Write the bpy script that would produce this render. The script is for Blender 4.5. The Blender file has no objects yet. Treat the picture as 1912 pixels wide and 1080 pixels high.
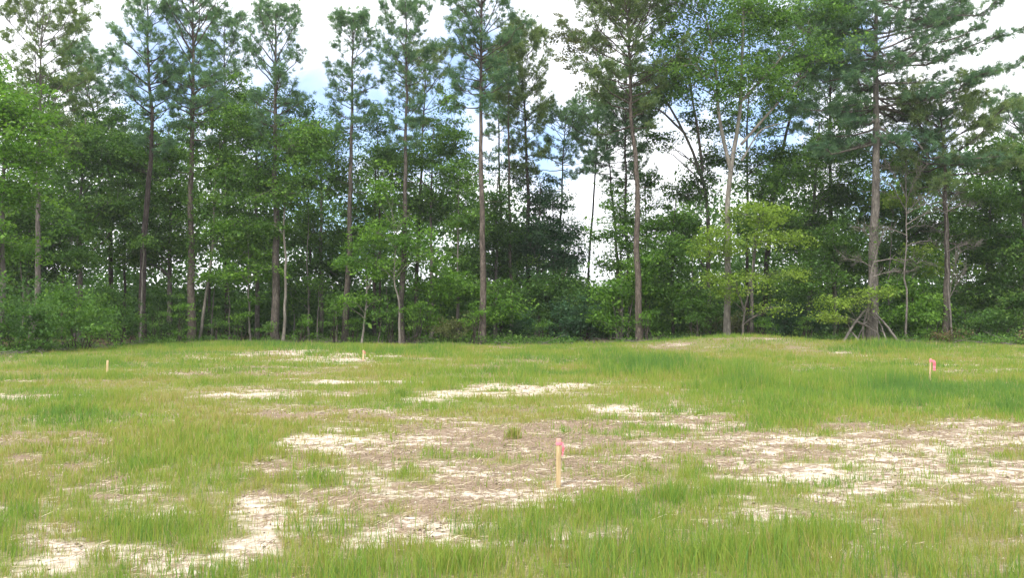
import bpy, math, random
import numpy as np

C = bpy.context.scene.collection
R = math.radians
# ------------------------------------------------------------------ camera
F = 1591.0                    # focal length in pixels of the 1912 px wide photograph
PITCH = R(1.94)
EYE = 1.6
cam = bpy.data.cameras.new('camera'); cam.sensor_width = 36; cam.lens = 36*F/1912
cam.clip_start = 0.1; cam.clip_end = 3000
camo = bpy.data.objects.new('camera', cam); C.objects.link(camo)
camo.location = (0, 0, EYE); camo.rotation_euler = (R(90)+PITCH, 0, 0)
bpy.context.scene.camera = camo

# ------------------------------------------------------------------ exposure, world, sun
sc = bpy.context.scene
sc.view_settings.view_transform = 'Standard'; sc.view_settings.look = 'None'
sc.view_settings.gamma = 1; sc.view_settings.exposure = 0.75
sc.cycles.max_bounces = 5; sc.cycles.diffuse_bounces = 3; sc.cycles.glossy_bounces = 2
sc.cycles.transmission_bounces = 3; sc.cycles.sample_clamp_indirect = 6
SUN_EL, SUN_AZ = 52, 205      # azimuth clockwise from +Y (behind and left of the camera)
world = bpy.data.worlds.new("World"); sc.world = world; world.use_nodes = True
wt = world.node_tree; wt.nodes.clear(); N = wt.nodes.new; L = wt.links.new

def nd(t, typ, **kw):
    n = t.nodes.new(typ)
    for k, v in kw.items():
        if k.startswith('i_'): n.inputs[k[2:].replace('_', ' ')].default_value = v
        else: setattr(n, k, v)
    return n

def maths(t, op, a, b=None, c=None):
    n = t.nodes.new('ShaderNodeMath'); n.operation = op
    for i, v in enumerate((a, b, c)):
        if v is None: continue
        if hasattr(v, 'links'): t.links.new(v, n.inputs[i])
        else: n.inputs[i].default_value = v
    return n.outputs[0]

def mixc(t, fac, a, b):
    n = t.nodes.new('ShaderNodeMix'); n.data_type = 'RGBA'
    for s, v in ((n.inputs[0], fac), (n.inputs[6], a), (n.inputs[7], b)):
        if hasattr(v, 'links'): t.links.new(v, s)
        else: s.default_value = v if not isinstance(v, tuple) or len(v) == 4 else (*v, 1)
    return n.outputs[2]

def sstep(t, v, lo, hi, a=0.0, b=1.0):
    n = t.nodes.new('ShaderNodeMapRange'); n.interpolation_type = 'SMOOTHSTEP'
    t.links.new(v, n.inputs[0])
    for i, x in enumerate((lo, hi, a, b)): n.inputs[i+1].default_value = x
    return n.outputs[0]

sky = N('ShaderNodeTexSky'); sky.sky_type = 'NISHITA'; sky.sun_disc = False
sky.sun_elevation = R(SUN_EL); sky.sun_rotation = R(SUN_AZ); sky.air_density = 1.3; sky.dust_density = 0.6; sky.ozone_density = 3.0
tc = N('ShaderNodeTexCoord')
nz = nd(wt, 'ShaderNodeTexNoise', i_Scale=7.0, i_Detail=6.0, i_Roughness=0.6, i_Distortion=0.4)
L(tc.outputs['Generated'], nz.inputs['Vector'])
def open_sky(px, py, rad):    # a blue opening in the cloud cover towards a compass direction and height
    v = np.array([(px-956)/F, 1.0, (594-py)/F]); v /= np.linalg.norm(v)
    d = N('ShaderNodeVectorMath'); d.operation = 'DISTANCE'; L(tc.outputs['Generated'], d.inputs[0]); d.inputs[1].default_value = v
    return maths(wt, 'MAXIMUM', maths(wt, 'SUBTRACT', 1.0, maths(wt, 'DIVIDE', d.outputs['Value'], rad)), 0.0)
op = None
for o_ in ((330, 160, .13), (560, 240, .15), (760, 210, .15), (880, 110, .12), (1020, 260, .08), (1340, 90, .12), (1420, 230, .09), (1560, 60, .08), (640, 420, .07), (1680, 340, .08)):
    v = open_sky(*o_); op = v if op is None else maths(wt, 'MAXIMUM', op, v)
m = maths(wt, 'ADD', maths(wt, 'MULTIPLY', op, 1.0), maths(wt, 'MULTIPLY', maths(wt, 'SUBTRACT', nz.outputs['Fac'], 0.5), 2.2))
blue = sstep(wt, m, 0.05, 0.75, 0.0, 0.8)
cloud = mixc(wt, sstep(wt, nz.outputs['Fac'], .35, .65), (9.0, 9.3, 9.9), (11.2, 11.2, 11.5))
skyb = N('ShaderNodeMix'); skyb.data_type = 'RGBA'; skyb.blend_type = 'MULTIPLY'; skyb.inputs[0].default_value = 1
L(sky.outputs[0], skyb.inputs[6]); skyb.inputs[7].default_value = (0.6, 0.85, 1.25, 1)
bg = N('ShaderNodeBackground'); bg.inputs['Strength'].default_value = 0.12
L(mixc(wt, blue, cloud, skyb.outputs[2]), bg.inputs['Color'])
wo = N('ShaderNodeOutputWorld'); L(bg.outputs[0], wo.inputs['Surface'])

sl = bpy.data.lights.new('sun', 'SUN'); sl.energy = 2.6; sl.angle = R(5); sl.color = (1, .95, .87)
so = bpy.data.objects.new('sun', sl); C.objects.link(so)
so.rotation_euler = (R(90-SUN_EL), 0, R(180-SUN_AZ)); so.location = (0, 0, 60)

# ------------------------------------------------------------------ small maths
def noise2(x, y, scale, seed=0, octaves=4, rough=0.5):
    x = np.asarray(x, float)*scale; y = np.asarray(y, float)*scale
    out = np.zeros_like(x); amp = 1; tot = 0
    for o in range(octaves):
        xi = np.floor(x).astype(np.int64); yi = np.floor(y).astype(np.int64)
        fx = x-xi; fy = y-yi; fx = fx*fx*(3-2*fx); fy = fy*fy*(3-2*fy)
        def h(a, b):
            n = (a*374761393 + b*668265263 + (seed+o*17)*1442695041) & 0xFFFFFFFF
            n = ((n ^ (n >> 13))*1274126177) & 0xFFFFFFFF
            n = n ^ (n >> 16)
            return (n & 0xFFFFFF)/float(0xFFFFFF)
        v = (h(xi, yi)*(1-fx)+h(xi+1, yi)*fx)*(1-fy) + (h(xi, yi+1)*(1-fx)+h(xi+1, yi+1)*fx)*fy
        out += amp*v; tot += amp; amp *= rough; x = x*2.03+11.3; y = y*2.03+5.7
    return out/tot

def smooth(v, a, b):
    t = np.clip((v-a)/(b-a), 0, 1); return t*t*(3-2*t)

EP = np.array([-600, 0, 150, 300, 420, 650, 900, 1150, 1280, 1450, 1600, 1700, 1912, 2500])
ED = np.array([26, 35, 43, 52, 55, 54, 50.5, 51, 52, 53, 52, 48.5, 46, 38.])
def edge_dist(x, y):          # how far the wood's edge lies along this direction
    return np.interp(956+F*x/np.maximum(y, .1), EP, ED)

def ground_z(x, y):
    x = np.asarray(x, float); y = np.asarray(y, float)
    z = 0.10*(noise2(x, y, .12, 3, 3)-.5)*smooth(y, 6, 14)
    z = z + 0.035*(noise2(x, y, .9, 5, 3)-.5)
    z = z + 0.58*np.exp(-((x-12.8)/5.5)**2 - ((y-47)/4.5)**2)
    z = z + 0.18*np.exp(-((x-25)/7)**2 - ((y-48)/4)**2)
    z = z + 0.12*np.exp(-((x+12)/9)**2 - ((y-40)/7)**2)
    return z

cp, sp = math.cos(PITCH), math.sin(PITCH)
def W(px, py, D):             # the place at distance D that the surveyed photograph shows there
    u = (px-956)/F; v = (540-py)/F
    k = D/(cp - v*sp)
    return np.array([u*k, D, EYE + k*(sp + v*cp)])
def base_at(px, D):
    x = (px-956)/F*D
    return np.array([x, D, float(ground_z(x, D))])

# ------------------------------------------------------------------ mesh collector
class MB:
    def __init__(s): s.v = []; s.q = []; s.t = []; s.a = []; s.n = 0
    def add(s, v, q=None, t=None, a=0.5):
        v = np.asarray(v, np.float32).reshape(-1, 3)
        if q is not None and len(q): s.q.append(np.asarray(q, np.int32)+s.n)
        if t is not None and len(t): s.t.append(np.asarray(t, np.int32)+s.n)
        s.v.append(v); s.a.append(np.broadcast_to(np.asarray(a, np.float32), (len(v),)).copy()); s.n += len(v)
    def build(s, name, mat, parent=None, smooth_=False):
        me = bpy.data.meshes.new(name)
        V = np.concatenate(s.v) if s.v else np.zeros((0, 3), np.float32)
        org = np.zeros(3, np.float32)
        if parent is not None: org = np.array(parent.location, np.float32)
        V = V-org
        Q = np.concatenate(s.q) if s.q else np.zeros((0, 4), np.int32)
        T = np.concatenate(s.t) if s.t else np.zeros((0, 3), np.int32)
        me.vertices.add(len(V)); me.vertices.foreach_set('co', V.ravel())
        nl = Q.size+T.size; me.loops.add(nl)
        me.loops.foreach_set('vertex_index', np.concatenate([Q.ravel(), T.ravel()]))
        me.polygons.add(len(Q)+len(T))
        ls = np.concatenate([np.arange(len(Q))*4, Q.size+np.arange(len(T))*3]).astype(np.int32)
        me.polygons.foreach_set('loop_start', ls)
        if smooth_: me.polygons.foreach_set('use_smooth', np.ones(len(ls), bool))
        me.update(calc_edges=True)
        at = me.attributes.new('rnd', 'FLOAT', 'POINT'); at.data.foreach_set('value', np.concatenate(s.a) if s.a else np.zeros(0, np.float32))
        me.materials.append(mat)
        o = bpy.data.objects.new(name, me); C.objects.link(o)
        if parent is not None: o.parent = parent
        return o

def tube(mb, pts, rad, sides=6, a=0.5, cap=True):
    pts = np.asarray(pts, float); n = len(pts)
    rad = np.broadcast_to(np.asarray(rad, float), (n,))
    t = np.gradient(pts, axis=0); t /= np.linalg.norm(t, axis=1)[:, None]+1e-9
    ref = np.array([0.31, 0.95, 0.02]) if abs(t[:, 2]).mean() > .6 else np.array([0.03, 0.05, 1.])
    u = np.cross(t, ref); u /= np.linalg.norm(u, axis=1)[:, None]+1e-9
    w = np.cross(t, u)
    an = np.arange(sides)*2*math.pi/sides
    ring = pts[:, None, :] + rad[:, None, None]*(np.cos(an)[None, :, None]*u[:, None, :]+np.sin(an)[None, :, None]*w[:, None, :])
    i = np.arange(n-1)[:, None]*sides; j = np.arange(sides)[None, :]; j2 = (j+1) % sides
    q = np.stack([i+j, i+j2, i+sides+j2, i+sides+j], -1).reshape(-1, 4)
    tr = None
    v = ring.reshape(-1, 3)
    if cap:
        v = np.vstack([v, pts[-1]+t[-1]*rad[-1]*.3]); k = n*sides; b = (n-1)*sides
        tr = np.stack([b+np.arange(sides), b+(np.arange(sides)+1) % sides, np.full(sides, k)], -1)
    mb.add(v, q, tr, a)

def curve(p0, p1, bow, n, rng=None, jit=0.0):
    t = np.linspace(0, 1, n)[:, None]
    p = p0*(1-t)+p1*t + np.array([0, 0, 1.])*bow*4*t*(1-t)
    if rng is not None and jit > 0:
        p[1:] += rng.normal(0, jit, (n-1, 3))*t[1:]
    return p

def nrm(v): return v/(np.linalg.norm(v, axis=-1, keepdims=True)+1e-9)

def leaves(mb, c, size, rng, a, up=0.75, aspect=.62):
    n = len(c)
    nn = nrm(np.array([0, 0, up]) + rng.normal(0, .5, (n, 3)))
    t = rng.normal(0, 1, (n, 3)); u = nrm(np.cross(nn, t)); w = np.cross(nn, u)
    s = (size*np.exp(rng.normal(-.05, .32, n)))[:, None]*.5
    droop = np.array([0, 0, -1.])*s*.35
    v = np.stack([c-u*s, c+w*s*aspect, c+u*s+droop, c-w*s*aspect], 1).reshape(-1, 3)
    mb.add(v, np.arange(n*4).reshape(n, 4), None, np.repeat(a, 4))

def needles(mb, c, d, rng, a, ln=.26, wd=.03, k=22):
    n = len(c)
    dd = nrm(d[:, None, :]*.75 + rng.normal(0, .62, (n, k, 3)))
    l = ln*rng.uniform(.7, 1.15, (n, k, 1))
    st = c[:, None, :] + rng.normal(0, .045, (n, k, 3))
    side = nrm(np.cross(dd, rng.normal(0, 1, (n, k, 3))))*wd*.5
    tip = st + dd*l + np.array([0, 0, -.02])
    v = np.stack([st-side, st+side, tip], 2).reshape(-1, 3)
    mb.add(v, None, np.arange(n*k*3).reshape(-1, 3), np.clip(np.repeat(a, k*3)+np.repeat(rng.normal(0, .12, n*k), 3), 0, 1))

# ------------------------------------------------------------------ materials
def leaf_mat(name, dark, mid, light, trans=.3, tcol=None):
    m = bpy.data.materials.new(name); m.use_nodes = True; t = m.node_tree; t.nodes.clear()
    at = nd(t, 'ShaderNodeAttribute', attribute_name='rnd')
    r = t.nodes.new('ShaderNodeValToRGB'); e = r.color_ramp.elements
    e[0].position = .15; e[0].color = (*dark, 1); e[1].position = .95; e[1].color = (*light, 1)
    x = e.new(.55); x.color = (*mid, 1)
    t.links.new(at.outputs['Fac'], r.inputs[0])
    b = t.nodes.new('ShaderNodeBsdfPrincipled'); b.inputs['Roughness'].default_value = .5
    b.inputs['Specular IOR Level'].default_value = .12
    t.links.new(r.outputs[0], b.inputs['Base Color'])
    tr = t.nodes.new('ShaderNodeBsdfTranslucent')
    tm = t.nodes.new('ShaderNodeMix'); tm.data_type = 'RGBA'; tm.blend_type = 'MULTIPLY'; tm.inputs[0].default_value = 1
    t.links.new(r.outputs[0], tm.inputs[6]); tm.inputs[7].default_value = (*(tcol or (1.5, 1.6, .7)), 1)
    t.links.new(tm.outputs[2], tr.inputs[0])
    mx = t.nodes.new('ShaderNodeMixShader'); mx.inputs[0].default_value = trans
    t.links.new(b.outputs[0], mx.inputs[1]); t.links.new(tr.outputs[0], mx.inputs[2])
    o = t.nodes.new('ShaderNodeOutputMaterial'); t.links.new(mx.outputs[0], o.inputs[0])
    return m

def bark_mat(name, c1, c2, sc_=6.0, lich=None):
    m = bpy.data.materials.new(name); m.use_nodes = True; t = m.node_tree
    b = t.nodes['Principled BSDF']; b.inputs['Roughness'].default_value = .9; b.inputs['Specular IOR Level'].default_value = .15
    tc = t.nodes.new('ShaderNodeTexCoord'); mp = t.nodes.new('ShaderNodeMapping'); mp.inputs['Scale'].default_value = (1, 1, .28)
    t.links.new(tc.outputs['Object'], mp.inputs[0])
    vo = nd(t, 'ShaderNodeTexVoronoi', i_Scale=sc_*1.6); vo.feature = 'DISTANCE_TO_EDGE'
    no = nd(t, 'ShaderNodeTexNoise', i_Scale=sc_, i_Detail=6.0, i_Roughness=.65)
    big = nd(t, 'ShaderNodeTexNoise', i_Scale=.7, i_Detail=3.0)
    t.links.new(mp.outputs[0], vo.inputs['Vector']); t.links.new(mp.outputs[0], no.inputs['Vector']); t.links.new(tc.outputs['Object'], big.inputs['Vector'])
    f = maths(t, 'MULTIPLY', sstep(t, no.outputs['Fac'], .3, .7), sstep(t, vo.outputs['Distance'], .0, .18, .35, 1.0))
    col = mixc(t, f, c1, c2)
    if lich: col = mixc(t, sstep(t, big.outputs['Fac'], .5, .68, 0, .75), col, lich)
    t.links.new(col, b.inputs['Base Color'])
    bp = t.nodes.new('ShaderNodeBump'); bp.inputs['Strength'].default_value = .7; bp.inputs['Distance'].default_value = .03
    t.links.new(f, bp.inputs['Height']); t.links.new(bp.outputs[0], b.inputs['Normal'])
    return m

M = {
 'pine':     leaf_mat('pine_needles', (.062, .128, .078), (.118, .21, .12), (.195, .30, .155), .4),
 'pine_br':  leaf_mat('pine_needles_warm', (.075, .125, .058), (.14, .20, .08), (.22, .285, .11), .38),
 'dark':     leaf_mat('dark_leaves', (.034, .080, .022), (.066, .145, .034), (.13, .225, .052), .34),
 'mid':      leaf_mat('green_leaves', (.046, .10, .025), (.09, .188, .04), (.165, .285, .06), .38),
 'bright':   leaf_mat('bright_leaves', (.055, .125, .022), (.105, .22, .035), (.18, .32, .055), .4),
 'lime':     leaf_mat('lime_leaves', (.10, .165, .03), (.185, .285, .045), (.27, .37, .075), .4),
 'blue':     leaf_mat('bluish_leaves', (.028, .07, .034), (.048, .112, .052), (.09, .17, .075), .3),
 'rust':     leaf_mat('rusty_leaves', (.07, .06, .03), (.12, .095, .045), (.19, .14, .07), .2, (1.1, 1., .8)),
 'olive':    leaf_mat('olive_leaves', (.06, .075, .03), (.10, .12, .045), (.16, .17, .07), .25),
 'bark':     bark_mat('pine_bark', (.045, .039, .033), (.155, .133, .113), 7),
 'bark_red': bark_mat('reddish_pine_bark', (.05, .041, .034), (.175, .144, .12), 7),
 'bark_dark':bark_mat('dark_bark', (.03, .025, .022), (.10, .082, .07), 7),
 'bark_pale':bark_mat('pale_bark', (.11, .10, .085), (.28, .255, .22), 4, (.15, .145, .11)),
 'bark_grey':bark_mat('grey_bark', (.07, .062, .055), (.205, .185, .16), 6),
 'pole':     bark_mat('weathered_wood', (.12, .108, .095), (.29, .265, .235), 8),
 'dead':     bark_mat('dead_wood', (.10, .088, .078), (.25, .225, .20), 8),
}

# ------------------------------------------------------------------ ground cover map (surveyed patches)
BARE = [ # px, py, half width, half height, strength, whiteness
 (900, 835, 400, 48, 1.0, .55), (1250, 785, 290, 30, 1.0, .62), (1400, 830, 350, 42, 1.15, .5), (1650, 845, 280, 50, 1.1, .62),
 (1850, 885, 200, 45, 1.0, .66), (1000, 900, 330, 52, 1.05, .5), (900, 955, 190, 45, .85, .55), (1420, 895, 130, 34, 1.2, .95),
 (1150, 768, 100, 14, 1.2, .95), (830, 747, 70, 5, 1., .9), (900, 736, 75, 7, 1.1, .95), (965, 724, 70, 7, 1.1, .95), (1020, 733, 60, 8, 1.1, .95), (880, 722, 50, 4, .8, .8), (1060, 722, 40, 6, .9, .9), (430, 737, 80, 7, 1., .75), (500, 726, 60, 6, .9, .8), (570, 718, 60, 5, .9, .8), (640, 714, 60, 5, 1., .8), (730, 712, 80, 5, 1., .8), (345, 742, 40, 5, .9, .7), (560, 664, 60, 7, 1.1, .8), (600, 674, 70, 6, 1.0, .8), (640, 666, 50, 4, 1., .8), (720, 668, 60, 3, .8, .7), (480, 667, 30, 3, .8, .7),
 (150, 858, 120, 48, .95, .42), (60, 741, 130, 8, .85, .8), (90, 995, 120, 34, 1.05, .8), (50, 1045, 80, 34, 1.0, .8), (40, 830, 70, 22, .6, .5),
 (500, 950, 60, 18, .75, .85), (540, 1000, 46, 24, .72, .9), (480, 1015, 40, 14, .6, .8), (330, 1050, 160, 36, 1.0, .72), (265, 948, 80, 14, .95, .8), (460, 932, 80, 24, .85, .7),
 (700, 905, 160, 42, 1.0, .6), (870, 990, 150, 32, 1.0, .85), (560, 830, 90, 18, 1.0, .85), (560, 880, 90, 18, .8, .7), (1360, 965, 70, 44, 1.0, .8),
 (1520, 930, 190, 26, .95, .8), (1870, 1000, 100, 52, .85, .7), (1730, 940, 200, 24, .7, .7), (1740, 805, 190, 22, .8, .4), (1620, 672, 90, 5, .6, .7),
 (1860, 675, 90, 6, .6, .75), (1380, 637, 110, 6, .6, .5), (1540, 643, 90, 6, .9, .5), (1250, 652, 70, 4, .35, .5), (1330, 1010, 60, 25, .6, .7), (1230,1040,80,20,.5,.6),
 (1030, 800, 90, 22, .9, .15), (600, 1060, 120, 30, .7, .6), (160,1000,60,20,.6,.7), (420, 700, 200, 8, .55, .5), (1880, 1060, 70, 30, .8, .7), (800,1060,140,20,.6,.7), (960,1000,110,26,.9,.8), (1120,1000,60,16,.6,.7), (1620,975,120,26,.55,.7), (1900,960,90,22,.7,.7), (640,960,80,26,.7,.6), (200,900,120,24,.6,.5), (700,780,200,16,.55,.5), (330,800,120,10,.4,.5), (1240,870,160,30,.8,.5), (1150,985,70,18,.7,.7), (1340,940,110,24,.9,.8), (1600,940,160,18,.8,.8), (1690,1040,120,24,.6,.6), (1400,1010,70,18,.6,.7), (900,1050,60,18,.7,.8), (480,1030,120,30,.6,.75)]
LUSH = [(1400, 712, 70, 34, 1.), (1450, 762, 70, 36, 1.), (1200, 688, 140, 22, .9), (1190, 940, 110, 24, .8), (1010, 1055, 110, 24, .7), (1490, 1040, 150, 35, .8), (1240, 1040, 120, 30, .3),
 (330, 850, 170, 50, .6), (110, 770, 110, 28, .7), (640, 900, 90, 50, .5), (1650, 655, 80, 9, 1.), (430, 650, 150, 8, .5), (300, 1000, 120, 45, .5), (20, 940, 60, 60, .4), (700, 1040, 120, 40, .5), (400, 1060, 60, 30, .5),
 (1640, 740, 170, 40, .7), (1880, 750, 120, 40, .55), (700, 660, 160, 8, .4), (810, 655, 60, 6, .8)]
YELL = [(600, 770, 320, 40, .8), (250, 680, 260, 22, -.2), (150, 700, 200, 16, .2), (800, 690, 200, 18, .4), (1600, 670, 250, 14, .5), (60, 860, 120, 60, .5), (950, 790, 60, 20, .6), (650, 850, 100, 30, .5), (1700, 1000, 150, 60, .4), (450,720,300,20,.5)]
def pix(x, y, z=0.0):
    y = np.maximum(y, 1.); d = z-EYE
    zc = y*cp + d*sp; yc = -y*sp + d*cp
    return 956+F*x/zc, 540-F*yc/zc
def cover(x, y):
    px, py = pix(x, y, 0)
    bare = np.zeros_like(px); white = np.zeros_like(px); wsum = np.zeros_like(px)+1e-6; lush = np.zeros_like(px); yel = np.zeros_like(px)
    # a little warp so that no patch is an ellipse
    depth = np.maximum(y, 3)
    wx = (noise2(x, y, .35, 21, 4)-.5)*1.5*F/depth*1.2; wy = (noise2(x, y, .3, 22, 4)-.5)*1.0*EYE*F/depth**2*1.6
    for cx, cy, rx, ry, s, wh in BARE:
        d = ((px+wx-cx)/rx)**2+((py+wy-cy)/ry)**2
        g = s*np.exp(-d*.9); bare = np.maximum(bare, g); white += wh*g; wsum += g
    for cx, cy, rx, ry, s in LUSH:
        lush = np.maximum(lush, s*np.exp(-(((px+wx-cx)/rx)**2+((py+wy-cy)/ry)**2)))
    for cx, cy, rx, ry, s in YELL:
        yel = yel+s*np.exp(-(((px+wx-cx)/rx)**2+((py+wy-cy)/ry)**2))
    n1 = noise2(x*.6, y, .55, 31, 5, .6); n2 = noise2(x*.55, y, 2.2, 32, 4, .6)
    bare = bare - lush*.6 + (n1-.5)*1.6 + (n2-.5)*1.8 + (noise2(x*.6, y, 6.5, 34, 3, .6)-.5)*1.5*smooth(-y, -22, -12) + (noise2(x*.35, y*.8, 1.3, 33, 4, .6)-.5)*1.6*smooth(y, 11, 20)
    outside = (px < -60) | (px > 1975) | (py > 1110)
    bare = np.where(outside, (n1-.5)*2.2+.15, bare)
    bare = smooth(bare+.05, .14, .85)
    white = np.clip(white/wsum + (noise2(x, y, .8, 41, 4)-.5)*.7, 0, 1)
    yel = np.clip(.52+yel*.6+(noise2(x, y, .45, 51, 5, .6)-.5)*2.0, 0, 1)
    return bare, white, np.clip(lush+(noise2(x, y, .5, 61, 3)-.5)*.35, 0, 1), yel

# ------------------------------------------------------------------ ground
def build_ground():
    rows = np.concatenate([np.array([-60., -30, -12, -4, 0, 2.2]), np.exp(np.linspace(math.log(3.4), math.log(62), 520)), np.array([66, 72, 80, 95, 120, 170, 260, 420, 600.])])
    cols = np.concatenate([-np.exp(np.linspace(math.log(3.), math.log(.85), 8))[:-1], np.linspace(-.85, .85, 521), np.exp(np.linspace(math.log(.85), math.log(3.), 8))[1:]])
    Y, U = np.meshgrid(rows, cols, indexing='ij')
    X = U*np.maximum(np.abs(Y), 5.0)
    X = np.where(Y < 3, U*12, X)
    Z = ground_z(X, Y)
    b, w, l, yv = cover(X.ravel(), Y.ravel())
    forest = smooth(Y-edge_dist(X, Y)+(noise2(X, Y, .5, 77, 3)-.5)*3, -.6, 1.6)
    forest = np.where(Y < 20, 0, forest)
    # tiny relief in the bare parts
    rel = (noise2(X, Y, 3.0, 91, 4, .6)-.5)*.05*b.reshape(X.shape)*(Y < 30)
    Z = Z+rel
    nr, ncl = X.shape
    i = np.arange(nr-1)[:, None]*ncl; j = np.arange(ncl-1)[None, :]
    q = np.stack([i+j, i+j+1, i+ncl+j+1, i+ncl+j], -1).reshape(-1, 4)
    mb = MB(); mb.add(np.stack([X, Y, Z], -1).reshape(-1, 3), q, None, b)
    m = bpy.data.materials.new('field_soil'); m.use_nodes = True; t = m.node_tree
    bs = t.nodes['Principled BSDF']; bs.inputs['Roughness'].default_value = .95; bs.inputs['Specular IOR Level'].default_value = .1
    A = lambda n: nd(t, 'ShaderNodeAttribute', attribute_name=n).outputs['Fac']
    tc = t.nodes.new('ShaderNodeTexCoord')
    def NZ(s, d=5., r=.6, sx=1., sy=1.):
        n = nd(t, 'ShaderNodeTexNoise', i_Scale=s, i_Detail=d, i_Roughness=r)
        mp = t.nodes.new('ShaderNodeMapping'); mp.inputs['Scale'].default_value = (sx, sy, 1)
        t.links.new(tc.outputs['Object'], mp.inputs[0]); t.links.new(mp.outputs[0], n.inputs['Vector']); return n.outputs['Fac']
    fine, medi, grain, streak = NZ(9, 6, .7), NZ(2.2, 5, .6), NZ(42, 4, .7), NZ(1.6, 7, .72, .7, 1.5)
    sand = mixc(t, sstep(t, fine, .3, .7), (.40, .33, .25), (.68, .60, .495))
    sand = mixc(t, sstep(t, grain, .52, .72, 0, .55), sand, (.33, .25, .17))
    litter = mixc(t, sstep(t, grain, .35, .65), (.125, .085, .055), (.34, .262, .188))
    litter = mixc(t, sstep(t, medi, .4, .65, 0, .6), litter, (.27, .20, .14))
    wm = maths(t, 'ADD', maths(t, 'MULTIPLY', A('white'), 1.0), maths(t, 'MULTIPLY', maths(t, 'SUBTRACT', maths(t, 'ADD', maths(t, 'MULTIPLY', streak, .55), maths(t, 'MULTIPLY', fine, .45)), .5), 3.4))
    bare_c = mixc(t, sstep(t, wm, .54, .88), litter, sand)
    thatch = mixc(t, sstep(t, grain, .35, .65), (.13, .13, .05), (.31, .275, .14))
    thatch = mixc(t, sstep(t, fine, .4, .62, 0, .5), thatch, (.12, .135, .045))
    col = mixc(t, A('rnd'), thatch, bare_c)
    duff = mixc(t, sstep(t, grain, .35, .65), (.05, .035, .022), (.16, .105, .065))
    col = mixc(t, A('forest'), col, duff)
    t.links.new(col, bs.inputs['Base Color'])
    bp = t.nodes.new('ShaderNodeBump'); bp.inputs['Strength'].default_value = .8; bp.inputs['Distance'].default_value = .03
    t.links.new(maths(t, 'ADD', fine, maths(t, 'MULTIPLY', grain, .6)), bp.inputs['Height']); t.links.new(bp.outputs[0], bs.inputs['Normal'])
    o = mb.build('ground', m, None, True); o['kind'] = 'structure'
    o['label'] = 'grassy clearing with patches of pale sand and brown litter'
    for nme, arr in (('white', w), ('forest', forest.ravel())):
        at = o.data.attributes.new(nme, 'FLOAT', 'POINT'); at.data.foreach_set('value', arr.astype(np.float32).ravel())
build_ground()

# ------------------------------------------------------------------ grass
def grass_mat(name):
    m = bpy.data.materials.new(name); m.use_nodes = True; t = m.node_tree; t.nodes.clear()
    r = t.nodes.new('ShaderNodeValToRGB'); e = r.color_ramp.elements
    e[0].position = 0; e[0].color = (.10, .205, .045, 1); e[1].position = 1; e[1].color = (.42, .33, .18, 1)
    for p, c in ((.3, (.17, .28, .04)), (.55, (.26, .31, .055)), (.78, (.30, .265, .08))):
        x = e.new(p); x.color = (*c, 1)
    t.links.new(nd(t, 'ShaderNodeAttribute', attribute_name='rnd').outputs['Fac'], r.inputs[0])
    b = t.nodes.new('ShaderNodeBsdfPrincipled'); b.inputs['Roughness'].default_value = .55; b.inputs['Specular IOR Level'].default_value = .1
    tr = t.nodes.new('ShaderNodeBsdfTranslucent'); mx = t.nodes.new('ShaderNodeMixShader'); mx.inputs[0].default_value = .3
    o = t.nodes.new('ShaderNodeOutputMaterial')
    t.links.new(r.outputs[0], b.inputs['Base Color']); t.links.new(r.outputs[0], tr.inputs[0])
    t.links.new(b.outputs[0], mx.inputs[1]); t.links.new(tr.outputs[0], mx.inputs[2]); t.links.new(mx.outputs[0], o.inputs[0])
    return m
GM = grass_mat('grass_blades')

def blades(mb, x, y, h, w, a, rng, lean=.35, far=False):
    n = len(x); z = ground_z(x, y)-.01
    p = np.stack([x, y, z], -1)
    ang = rng.uniform(0, 2*math.pi, n); side = np.stack([np.cos(ang), np.sin(ang)*.6, 0*ang], -1)*(w*.5)[:, None]
    la = rng.uniform(0, 2*math.pi, n); ld = np.stack([np.cos(la), np.sin(la), 0*la], -1)*(h*lean*np.abs(rng.normal(0, 1, n)))[:, None]
    up = np.array([0, 0, 1.])*h[:, None]
    if far:
        v = np.stack([p-side, p+side, p+up+ld], 1).reshape(-1, 3)
        mb.add(v, None, np.arange(n*3).reshape(-1, 3), np.repeat(a, 3))
    else:
        m1 = p+up*.55+ld*.3
        v = np.stack([p-side, p+side, m1+side*.75, m1-side*.75, p+up+ld-up*.1*(rng.uniform(0, 1, n)[:, None])], 1).reshape(-1, 3)
        k = np.arange(n)[:, None]*5
        mb.add(v, k+np.array([[0, 1, 2, 3]]), k+np.array([[3, 2, 4]]), np.repeat(a, 5))

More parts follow.
